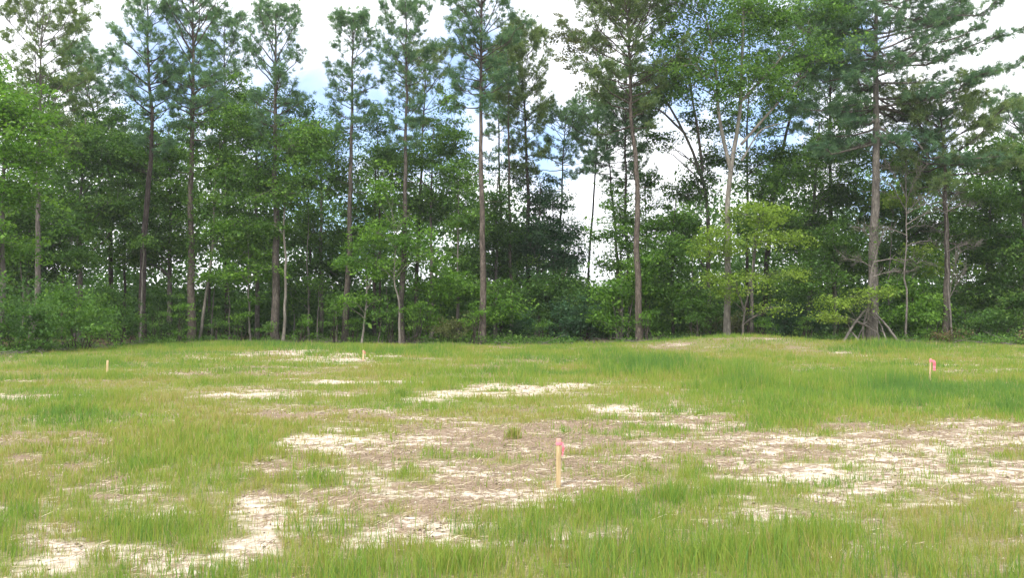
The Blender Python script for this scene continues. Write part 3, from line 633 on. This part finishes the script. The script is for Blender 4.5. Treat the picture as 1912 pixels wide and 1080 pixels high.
B('airy tree whose thin crown shows between the limbs of the pale hardwood', [(1400, 0), (1398, 400), (1395, 240), (1400, 60)], 58, 4, [(1400, 220, 75, 42), (1450, 285, 65, 36), (1350, 110, 60, 42), (1320, 235, 50, 34), (1390, 310, 55, 28), (1440, 130, 55, 42), (1400, 40, 60, 40)], 140, 'dark', 'bark_dark', dens=.5, crad=.6)
B('thin crowned oak between the tall pine by the gap and the straight reddish pine', [(1098, 0), (1100, 500), (1115, 250), (1120, 60)], 66, 3.2, [(1100, 110, 55, 50), (1060, 60, 45, 40), (1130, 180, 50, 36), (1150, 30, 60, 40)], 141, 'olive', 'bark_dark', dens=.42, crad=.5, group='pines standing behind the edge row')
B('leafy tree filling the wood behind the bending pine and the tall pointed pine', [(700, 0), (702, 400), (705, 260)], 63, 4.5, [(700, 300, 60, 42), (745, 350, 55, 40), (690, 390, 60, 36), (650, 440, 55, 40)], 142, 'mid', 'bark_dark', dens=.62)
for i_, (px_, D_, tone_, lab_, bl_) in enumerate([
    (232, 61, 'dark', 'airy tree filling the canopy between the rounded pine and the leaning dark pine', [(235, 215, 45, 40), (200, 255, 45, 32), (262, 300, 40, 34)]),
    (120, 60, 'dark', 'airy tree filling the canopy behind the wide loose pine', [(105, 190, 55, 45), (60, 150, 45, 36), (140, 240, 48, 34)]),
    (392, 62, 'mid', 'airy tree rising between the ivy spotted pine and the thick stemmed pine', [(395, 190, 42, 44), (440, 165, 36, 38), (470, 210, 36, 34), (345, 235, 40, 36)]),
    (575, 63, 'blue', 'airy tree whose top fills below the round crown of the thick stemmed pine', [(560, 215, 44, 28), (520, 185, 30, 24), (600, 260, 40, 28)]),
    (708, 62, 'blue', 'airy tree top between the bending pine and the tall pointed pine', [(705, 235, 36, 38), (725, 285, 34, 30), (690, 190, 24, 24)]),
    (852, 62, 'mid', 'airy tree top just left of the straight reddish pine', [(850, 245, 38, 38), (870, 300, 34, 32), (835, 190, 28, 26)]),
    (1205, 60, 'mid', 'airy tree beside the upper stem of the tall pine by the gap', [(1205, 345, 38, 34), (1158, 345, 30, 24), (1230, 385, 34, 24), (1140, 385, 26, 20)]),
    (1032, 63, 'blue', 'airy dark tree top on the left shoulder of the sky gap', [(1030, 345, 30, 24), (1052, 390, 26, 24), (975, 330, 34, 30), (935, 310, 34, 30)])]):
    B(lab_, [(px_, 0), (px_+2, 420), (bl_[0][0], bl_[0][1])], D_, 3.2, bl_, 150+i_, tone_, 'bark_dark', dens=.55, crad=.6)
B('dark stemmed tree just right of the pale hardwood', [(1404, 0), (1406, 540), (1416, 420), (1425, 340)], 55, 4.5, [(1420, 350, 50, 32), (1470, 400, 60, 36), (1390, 420, 40, 32), (1480, 330, 45, 30)], 125, 'mid', 'bark_grey', dens=1.0)
B('lime green dogwood with bright flat tiers around the pale hardwood', [(1384, 0), (1388, 580), (1402, 520), (1412, 430)], 49, 2.6, [(1345, 462, 60, 20), (1420, 400, 62, 22), (1440, 512, 52, 13), (1350, 520, 52, 13), (1455, 445, 60, 18), (1370, 545, 45, 10), (1330, 440, 36, 12), (1440, 575, 34, 8)], 126, 'lime', 'bark_grey', dens=1.15, flat=.22, name='dogwood_tree', group='bright dogwoods at the field edge', leaf=.13, stems=[(2., [(1390, 580), (1370, 530), (1350, 480)])])
B('large dark tree between the leaning pine and the largest pine', [(1510, 0), (1515, 450), (1530, 230)], 60, 7, [(1560, 280, 80, 48), (1490, 310, 58, 36), (1560, 360, 75, 42), (1500, 430, 70, 42), (1590, 210, 40, 32)], 127, 'dark', dens=1.15)
B('shaded tree with a short grey stem left of the leaning dead poles', [(1556, 0), (1557, 500), (1556, 420)], 55, 3.8, [(1550, 460, 60, 38), (1500, 520, 60, 40), (1590, 500, 45, 35)], 128, 'mid', 'bark_pale', dens=1.2)
B('lime green dogwood spray in front of the leaning dead poles', [(1640, 0), (1636, 600), (1620, 560)], 48.5, 2.2, [(1560, 568, 44, 12), (1600, 552, 46, 11), (1572, 592, 30, 9), (1545, 590, 26, 9), (1650, 545, 40, 10)], 129, 'lime', 'bark_grey', dens=.9, flat=.22, name='dogwood_tree', group='bright dogwoods at the field edge', leaf=.12)
B('green understorey tree between the largest pine and the far right pine', [(1706, 0), (1706, 590), (1704, 520)], 51.5, 3, [(1700, 535, 56, 22), (1730, 565, 50, 20), (1690, 590, 50, 26), (1720, 490, 40, 14)], 130, 'bright', 'bark_grey', dens=1.25, flat=.32, name='understorey_tree', group='small understorey trees')
B('dark tree behind the dead bare tree at the right', [(1690, 0), (1690, 430), (1690, 270)], 58, 6, [(1680, 300, 60, 42), (1660, 380, 55, 38), (1710, 430, 70, 45), (1650, 480, 60, 40), (1740, 330, 50, 30)], 131, 'dark', dens=1.05)
B('dense green tree right of the far right pine', [(1845, 0), (1845, 500), (1850, 340)], 54, 6, [(1850, 380, 70, 50), (1810, 450, 60, 42), (1880, 470, 62, 50), (1835, 540, 75, 45)], 132, 'mid', dens=1.3)
B('dark tree closing the right margin', [(1915, 0), (1915, 450), (1905, 280)], 50, 6, [(1890, 300, 60, 38), (1925, 360, 60, 45), (1920, 460, 60, 50), (1920, 560, 60, 45)], 133, 'dark', dens=1.3)
B('sapling with yellow green sprays right of the largest pine', [(1660, 0), (1660, 500), (1668, 400)], 52, 2, [(1665, 372, 34, 15), (1700, 470, 36, 12), (1740, 495, 30, 14)], 134, 'lime', 'bark_grey', dens=1.0, flat=.3, name='understorey_tree', group='small understorey trees')

# --- slender bare stems standing in the shade
def stem(label, path, D, r_px, seed, bark='bark_grey', tuft=None):
    B(label, path, D, r_px, tuft or [(path[-1][0], path[-1][1], 26, 12)], seed, 'mid', bark, dens=.9, name='sapling', cat='sapling', jit=.018, group='slender saplings in the shade of the wood', flat=.35)
for i, (px, top, r, D, lab) in enumerate([
    (263, 450, 2.4, 52, 'pale thin sapling pressed against the leaning dark pine'),
    (42, 470, 2., 50, 'thin sapling above the shrubs nearest the left margin'),
    (140, 440, 2., 53, 'thin grey sapling above the middle of the left shrubs'),
    (428, 520, 1.8, 54, 'short thin sapling in the dark opening left of the tiered understorey tree'),
    (395, 520, 2.6, 58, 'dim sapling between the pale stemmed tree and the tiered understorey tree'),
    (546, 540, 1.6, 60, 'faint sapling in the dark just right of the slim pale stemmed tree'),
    (592, 530, 2., 57, 'thin sapling close to the lone pale sapling in the dark opening'),
    (628, 560, 1.8, 55, 'short pale sapling just left of the bending pine'),
    (708, 585, 1.8, 52, 'tilted short sapling between the forked sapling and the bent stem'),
    (722, 500, 2., 58, 'dim straight sapling behind the bent stem'),
    (820, 560, 1.8, 56, 'thin sapling in the shade right of the low spreading tree'),
    (1212, 520, 2., 55, 'thin sapling right of the tall pine by the gap'),
    (1288, 420, 2., 55, 'thin sapling between the flared dark foot and the pale hardwood'),
    (1440, 540, 2., 57, 'dim sapling right of the lime green dogwood'),
    (1800, 500, 2., 54, 'pale thin sapling right of the far right pine')]):
    stem(lab, [(px, 0), (px+2, (top+640)/2), (px+(-1)**i*4, top)], D, r, 200+i, 'bark_pale' if 'pale' in lab else 'bark_grey')

# --- dead bare tree and poles at the right
def dead_tree(label, path, D, r_px, tips, seed, one=False):
    rng = np.random.default_rng(seed); m = F/D
    P = [base_at(path[0][0], D)]+[W(a, b, D) for a, b in path[1:]]; ro = root('dead_tree', label, 'dead tree', P[0]); tr = MB(); br = tr if one else MB()
    Q = resample(P, 16, rng, .04); tube(tr, Q, trunk_radius(np.linspace(0, 1, 16), r_px/m, .25), 7)
    for (sy, tx, ty, r) in tips:
        p = np.array([np.interp(W(0, sy, D)[2], Q[:, 2], Q[:, i]) for i in range(3)]); g = W(tx, ty, D+rng.normal(0, .7))
        l = np.linalg.norm(g-p); cv = curve(p, g, .10*l, 14, rng, .035*l); tube(br, cv, np.linspace(r*.55/m, .008, 14), 5)
        for _ in range(16):
            i = rng.integers(3, 14); q = cv[i]; d = nrm(nrm(g-p)+rng.normal(0, .6, 3)+np.array([0, 0, .2])); l2 = rng.uniform(.3, .9)*min(1, l/2)
            c2 = curve(q, q+d*l2, .05, 5, rng, .05); tube(br, c2, np.linspace(.012, .006, 5), 4)
            for _ in range(3):
                q2 = c2[rng.integers(1, 5)]; d2 = nrm(d+rng.normal(0, .7, 3)); tube(br, curve(q2, q2+d2*rng.uniform(.15, .4), .0, 3, rng, .02), [.008, .006, .004], 3)
    tr.build('trunk', M['dead'], ro, True)
    if not one: br.build('branches', M['dead'], ro, True)
dead_tree('grey leafless tree with drooping bare limbs between the two right hand pines', [(1690, 0), (1692, 450), (1690, 345)], 49.5, 2.6,
    [(395, 1640, 330, 2), (400, 1735, 365, 2.2), (420, 1770, 395, 2.2), (370, 1650, 300, 1.8), (440, 1630, 430, 2), (430, 1745, 430, 2), (380, 1720, 320, 2), (460, 1760, 460, 1.8), (365, 1690, 290, 1.6), (400, 1790, 380, 2)], 301)
dead_tree('leaning dead stem with broken bare limbs against the largest pine', [(1612, 0), (1618, 560), (1630, 490), (1650, 430)], 49, 2.6,
    [(490, 1735, 498, 2.6), (500, 1570, 486, 2), (520, 1700, 512, 2.2), (470, 1600, 420, 1.6), (480, 1650, 440, 1.6)], 302)
dead_tree('small tuft of bare grey twigs high beside the far right pine', [(1778, 0), (1776, 520), (1770, 400), (1768, 370)], 49, 2,
    [(400, 1720, 380, 1.8), (395, 1815, 385, 1.8), (390, 1745, 350, 1.5), (385, 1800, 350, 1.5), (470, 1830, 458, 1.5), (560, 1790, 470, 1.6), (560, 1800, 510, 1.5)], 303, True)
def pole(label, a, b, D, r, seed):
    rng = np.random.default_rng(seed); m = F/D
    p = base_at(a[0], D); p[2] += .03; q = W(b[0], b[1], D+rng.uniform(.2, .9)); ro = root('dead_pole', label, 'dead branch', p, 'dead poles propped against the largest pine')
    mb = MB(); Q = curve(p, q, .06, 10, rng, .03); tube(mb, Q, np.linspace(r, r*.6, 10)*.9/m, 6)
    for k in (3, 5, 7, 8):   # broken twigs
        d = nrm(nrm(q-p)*.5+rng.normal(0, .6, 3)); tube(mb, np.array([Q[k], Q[k]+d*rng.uniform(.15, .4)]), [.02, .01], 4)
    mb.build('log', M['pole'], ro, True)
pole('straight pale pole slanting up right to the largest pine', (1574, 0), (1613, 580), 48.5, 3., 311)
pole('curved grey pole slanting up left to the largest pine', (1677, 0), (1634, 584), 48.5, 2.8, 312)
pole('short crossing pole low inside the left of the prop frame', (1604, 0), (1586, 616), 48.3, 1.8, 313)
pole('thin grey pole standing just right of the largest pine foot', (1655, 0), (1640, 596), 48.6, 1.8, 314)
pole('thin pole leaning beside the left of the largest pine foot', (1598, 0), (1618, 600), 49, 1.8, 315)

# --- shrubs
S = shrub
for i_, (px_, D_, top_, w_, tn_, lab_) in enumerate([
    (292, 52.5, 575, 24, 'mid', 'seedling clump just right of the leaning dark pine'),
    (335, 52.5, 560, 22, 'bright', 'bright seedling clump touching the left of the ivy spotted pine'),
    (400, 53.5, 590, 22, 'mid', 'low seedling clump right of the ivy spotted pine'),
    (448, 53.5, 575, 18, 'bright', 'small bright seedling under the tiered understorey tree'),
    (498, 53, 600, 16, 'mid', 'tiny seedling left of the foot of the thick stemmed pine'),
    (560, 53.5, 590, 20, 'bright', 'bright seedling right of the slim pale stemmed tree'),
    (622, 53, 565, 20, 'mid', 'seedling spray left of the foot of the bending pine'),
    (658, 52.5, 590, 16, 'bright', 'small seedling at the right of the foot of the bending pine'),
    (728, 52, 575, 18, 'mid', 'seedling at the left of the foot of the tall pointed pine'),
    (775, 51.5, 560, 22, 'bright', 'bright seedling at the right of the foot of the tall pointed pine'),
    (885, 50, 570, 18, 'bright', 'bright seedling touching the left of the straight reddish pine'),
    (1005, 52, 590, 22, 'mid', 'seedling clump under the dark trunked pine'),
    (1208, 50.5, 570, 20, 'bright', 'bright seedling right of the foot of the tall pine by the gap'),
    (1300, 51, 580, 24, 'mid', 'seedling clump left of the foot of the pale hardwood'),
    (1420, 50, 590, 24, 'bright', 'seedling clump under the right side of the lime green dogwood'),
    (1500, 51, 585, 24, 'mid', 'seedling clump left of the dogwood spray'),
    (1735, 49.5, 580, 24, 'bright', 'bright seedling left of the foot of the far right pine'),
    (1815, 49, 590, 22, 'mid', 'seedling clump right of the rusty brown bush')]):
    shrub(lab_, px_, D_, [(px_, (top_+635)/2, w_, (640-top_)/2), (px_+8, top_+12, w_*.8, 9)], 450+i_, tn_, .55, .10, 4, 'leafy seedlings along the foot of the wood', .35)
S = shrub
S('leafy shrub mass at the left margin nearest the field', 40, 37.5, [(20, 590, 75, 60), (85, 610, 55, 45)], 401, 'dark', 1.4)
S('green shrub with arching sprays second from the left margin', 150, 41, [(120, 570, 60, 45), (170, 600, 60, 48)], 402, 'mid', 1.3)
S('shrub ending the left thicket beside the leaning dark pine', 225, 46, [(220, 600, 45, 42), (205, 560, 40, 30)], 403, 'dark', 1.3)
S('low dim shrub between the leaning dark pine and the ivy spotted pine', 310, 55, [(310, 610, 45, 28), (300, 560, 35, 30)], 404, 'dark', 1.2)
S('low brush behind the slender saplings right of the ivy spotted pine', 420, 60, [(420, 600, 50, 28)], 405, 'dark', 1.1)
S('low brush in the dark opening left of the bending pine', 600, 62, [(600, 615, 60, 20)], 406, 'dark', 1.0)
S('brownish green bush left of the straight reddish pine', 850, 51.5, [(855, 615, 42, 25), (825, 620, 30, 18)], 407, 'olive', 1.0)
S('dark round bush below the crowded pines in the middle', 975, 54, [(975, 610, 42, 32)], 408, 'blue', 1.4)
S('dark holly like bush at the bottom of the sky gap', 1080, 54, [(1065, 600, 50, 42), (1105, 595, 38, 36)], 409, 'blue', 1.5)
S('green bush between the gap pine and the flared dark foot', 1225, 54, [(1225, 600, 38, 34)], 410, 'mid', 1.2)
S('brownish brush behind the foot of the pale hardwood', 1330, 54, [(1325, 605, 42, 26), (1375, 605, 34, 24)], 411, 'olive', 1.1)
S('dark bush right of the lime green dogwood', 1470, 55, [(1470, 595, 60, 40), (1520, 605, 40, 34)], 412, 'blue', 1.4)
S('dim brush inside and behind the propped dead poles', 1625, 53, [(1620, 615, 50, 20)], 413, 'olive', .35)
S('dark bush between the propped poles and the brown bush', 1700, 52, [(1695, 615, 38, 26)], 414, 'dark', 1.4)
S('rusty brown bush at the foot of the far right pine', 1770, 47.5, [(1769, 633, 34, 14)], 415, 'rust', 2.2, leaf=.09)
S('dark thicket right of the rusty brown bush', 1840, 50, [(1830, 610, 48, 34), (1885, 600, 45, 42)], 416, 'dark', 1.5)
S('small rusty bush cut by the right margin', 1912, 46.5, [(1914, 632, 18, 14)], 417, 'rust', 2.2, leaf=.09)

# --- the wood behind, one uncountable mass
def far_wood():
    rng = np.random.default_rng(900); mb = MB(); tk = MB()
    prof_x = [-700, 0, 100, 250, 450, 560, 700, 850, 950, 1040, 1090, 1113, 1140, 1180, 1260, 1330, 1450, 1600, 1750, 1912, 2600]
    prof_y = [200, 200, 210, 240, 270, 300, 330, 330, 350, 430, 535, 556, 545, 480, 400, 340, 340, 320, 280, 260, 240]
    n = 13500
    px = rng.uniform(-650, 2560, n); D = rng.uniform(63, 112, n)
    top = np.interp(px, prof_x, prof_y)+rng.normal(0, 14, n)
    u = rng.uniform(0, 1, n)**.75; py = top+(640-top)*u
    low = rng.uniform(0, 1, n) < .42; py = np.where(low, rng.uniform(545, 625, n), py); py = np.maximum(py, top)
    m = F/D; c = np.stack([(px-956)/m, D, EYE+(594-py)/m], -1)
    k = 44
    pos = (c[:, None, :]+rng.normal(0, 1, (n, k, 3))*np.array([.75, .75, .42])).reshape(-1, 3)
    pos = pos[pos[:, 2] > .05]
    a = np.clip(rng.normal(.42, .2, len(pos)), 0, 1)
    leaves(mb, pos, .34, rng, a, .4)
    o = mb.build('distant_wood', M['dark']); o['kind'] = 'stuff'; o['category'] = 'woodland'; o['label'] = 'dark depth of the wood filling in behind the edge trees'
far_wood()

def undergrowth():
    rng = np.random.default_rng(77); mb = MB(); n = 2600
    px = rng.uniform(-300, 2200, n); x0 = (px-956)/F; D = np.interp(px, EP, ED)+np.abs(rng.normal(0, 2.2, n))-.5; x = x0*D
    k = noise2(x, D, .35, 19, 3) > .43; x, D = x[k], D[k]; n = len(x)
    z = ground_z(x, D)+.05; hgt = (.25+.75*noise2(x, D, .25, 20, 3)**2)*rng.uniform(.4, 1.3, n)
    kk = 34; c = np.stack([x, D, z], -1)
    off = rng.normal(0, 1, (n, kk, 3))*np.array([.28, .28, 0]); off[..., 2] = np.abs(rng.normal(0, .55, (n, kk)))*hgt[:, None]
    pos = (c[:, None, :]+off).reshape(-1, 3); tone = np.clip(np.repeat(rng.normal(.5, .25, n), kk)+rng.normal(0, .12, n*kk), 0, 1)
    leaves(mb, pos, .10, rng, tone, .5)
    o = mb.build('undergrowth', M['mid']); o['kind'] = 'stuff'; o['category'] = 'undergrowth'; o['label'] = 'low leafy undergrowth and seedlings along the foot of the wood'
    mb = MB(); n = 1500; px = rng.uniform(-300, 2200, n); D = np.interp(px, EP, ED)+rng.normal(.4, 1.3, n); x = (px-956)/F*D
    for i in range(n):
        z = float(ground_z(x[i], D[i])); a = rng.uniform(0, 6.28); l = rng.uniform(.25, 1.3)*(.6 if i % 5 else 1.5); e = rng.uniform(-.02, .35)
        p = np.array([x[i], D[i], z+.03]); q = p+np.array([math.cos(a)*l, math.sin(a)*l, e*l]); q[2] = max(q[2], float(ground_z(q[0], q[1]))+.03)
        tube(mb, curve(p, q, .03, 4, rng, .04), np.linspace(.02, .008, 4)*rng.uniform(.5, 1.4), 4)
    o = mb.build('fallen_twigs', M['dead']); o['kind'] = 'stuff'; o['category'] = 'fallen twigs'; o['label'] = 'fallen dead twigs lying along the foot of the wood'
undergrowth()

# ------------------------------------------------------------------ survey stakes
def wood_mat():
    m = bpy.data.materials.new('stake_wood'); m.use_nodes = True; t = m.node_tree; b = t.nodes['Principled BSDF']; b.inputs['Roughness'].default_value = .8
    tc = t.nodes.new('ShaderNodeTexCoord'); mp = t.nodes.new('ShaderNodeMapping'); mp.inputs['Scale'].default_value = (60, 60, 5)
    n = nd(t, 'ShaderNodeTexNoise', i_Scale=1.0, i_Detail=5.0); t.links.new(tc.outputs['Object'], mp.inputs[0]); t.links.new(mp.outputs[0], n.inputs['Vector'])
    t.links.new(mixc(t, sstep(t, n.outputs['Fac'], .3, .7), (.33, .235, .11), (.56, .43, .24)), b.inputs['Base Color']); return m
def plain(name, col, rough=.5, tr=0.0):
    m = bpy.data.materials.new(name); m.use_nodes = True; t = m.node_tree; b = t.nodes['Principled BSDF']; b.inputs['Roughness'].default_value = rough
    n = nd(t, 'ShaderNodeTexNoise', i_Scale=30.0, i_Detail=3.0); t.links.new(mixc(t, sstep(t, n.outputs['Fac'], .3, .7), tuple(c*.85 for c in col), col), b.inputs['Base Color'])
    return m
WOOD = wood_mat(); PINK = plain('pink_flagging', (.78, .20, .25)); PAINT = plain('pink_paint', (.68, .30, .24), .7)
def stake(label, px, py, D, h, w, seed, flag=(.03, .14), paint=.0, tilt=0.0, turn=.5, wide=1.0, fly=.008, ):
    x = (px-956)/F*D; z = float(ground_z(x, D)); ro = root('survey_stake', label, 'stake', (x, D, z), 'wooden survey stakes in the field')
    ro.rotation_euler = (0.02, tilt, turn)
    def local(mb, name, mat, smooth_=False):
        keep = ro.location.copy(); ro.location = (0, 0, 0); o = mb.build(name, mat, ro, smooth_); ro.location = keep; return o
    def prism(z0, z1, ww, dd, ex=0, taper=1.0, bev=.12):
        mb = MB(); c = []
        for zz, s in ((z0, 1), (z1-.004, taper), (z1, taper*.86)):
            a, b_ = (ww/2+ex)*s, (dd/2+ex)*s; k = min(a, b_)*bev*2
            c += [(-a+k, -b_, zz), (a-k, -b_, zz), (a, -b_+k, zz), (a, b_-k, zz), (a-k, b_, zz), (-a+k, b_, zz), (-a, b_-k, zz), (-a, -b_+k, zz)]
        q = [(r*8+i, r*8+(i+1) % 8, r*8+8+(i+1) % 8, r*8+8+i) for r in range(2) for i in range(8)]
        c.append((0, 0, z1)); tt = [(16+i, 16+(i+1) % 8, 24) for i in range(8)]
        mb.add(c, q, tt); return mb
    post = local(prism(-.15, h, w, w*.62, 0, .97), 'post', WOOD)
    if paint: local(prism(h-paint, h+.001, w, w*.62, .0012, .985), 'painted_tip', PAINT)
    # ribbon: a band knotted round the stake and a hanging, folded tail
    rng = np.random.default_rng(seed)
    if flag:
        band, tail = flag
        local(prism(h-band-.03, h-.03+.001, w, w*.62, .0028), 'ribbon', PINK)
        mb = MB(); n = 9; tw = .016*wide
        for s_, off in ((1, 0), (.8, .006)):
            pts = []
            for i in range(n):
                f = i/(n-1); out = w/2+.004+fly*math.sin(min(1, f*1.6)*1.57)*s_; wob = .006*math.sin(f*9+seed)
                a = np.array([out, -.004+wob-off, h-.035-f*tail*s_]); b_ = a+np.array([tw*(1-.15*f), -.008+.008*math.cos(f*6+seed), -.008*math.sin(f*3)])
                pts += [a, b_]
            P_ = np.array(pts); Pb = P_+np.array([0, .0015, 0])
            q = [(2*i, 2*i+1, 2*i+3, 2*i+2) for i in range(n-1)]
            qb = [(2*n+a, 2*n+d, 2*n+c_, 2*n+b2) for a, b2, c_, d in q]
            mb.add(np.vstack([P_, Pb]), q+qb)
        local(mb, 'ribbon_tail', PINK, True)
    return ro
stake('nearest survey stake with pink ribbon standing in the bare sandy patch', 1042, 910, 8.1, .455, .042, 1, (.03, .13), .05, .0, .45)
stake('survey stake with a wide pink flag in green grass at the right', 1733, 718, 20.3, .64, .036, 2, (.06, .25), .10, .05, .2, 5., .05)
stake('pale plain survey stake in bright grass at the left', 202, 704, 23.3, .43, .055, 3, None, 0, .02, .4)
stake('distant pale stake beside the thin sand streak near the wood', 679, 676, 31, .39, .06, 4, (.02, .10), 0, 0, .3, 1.8)

# a dark tuft that stands alone on the sand
def tuft(label, px, D, n, h, seed, spread=.09, a0=.45):
    rng = np.random.default_rng(seed); x0 = (px-956)/F*D; z0 = float(ground_z(x0, D)); mb = MB()
    r = rng.normal(0, spread, (n, 2)); x = x0+r[:, 0]; y = D+r[:, 1]
    blades(mb, x, y, h*rng.uniform(.5, 1.1, n), np.full(n, .009), np.clip(rng.normal(a0, .2, n), 0, 1), rng, .45)
    o = mb.build('grass_tuft', GM); o['label'] = label; o['category'] = 'grass tuft'; o['group'] = 'lone grass tufts'
    o.data.transform(__import__('mathutils').Matrix.Translation((-x0, -D, -z0))); o.location = (x0, D, z0)
tuft('lone olive grass tuft on the bare ground left of the nearest stake', 960, 11.3, 170, .21, 1, .05, .6)
tuft('green weed tuft on the grass under the sand streak, left of the lone olive tuft', 748, 17.5, 160, .26, 2, .1, .2)

# ------------------------------------------------------------------ the thin bright haze of the day
def haze():
    mb = MB(); X = 1900; v = [(sx*X, sy, sz) for sz in (-3, 40) for sx, sy in ((-1, -240), (1, -240), (1, 620), (-1, 620))]
    mb.add(v, [(0, 3, 2, 1), (4, 5, 6, 7), (0, 1, 5, 4), (1, 2, 6, 5), (2, 3, 7, 6), (3, 0, 4, 7)])
    m = bpy.data.materials.new('haze'); m.use_nodes = True; t = m.node_tree; t.nodes.clear()
    v_ = t.nodes.new('ShaderNodeVolumePrincipled'); v_.inputs['Density'].default_value = HAZE; v_.inputs['Color'].default_value = (.93, .96, 1, 1); v_.inputs['Anisotropy'].default_value = .2
    o_ = t.nodes.new('ShaderNodeOutputMaterial'); t.links.new(v_.outputs[0], o_.inputs['Volume'])
    o = mb.build('haze', m); o['kind'] = 'stuff'; o['category'] = 'haze'; o['label'] = 'thin pale haze in the air over the clearing and wood'
HAZE = .00034
haze()
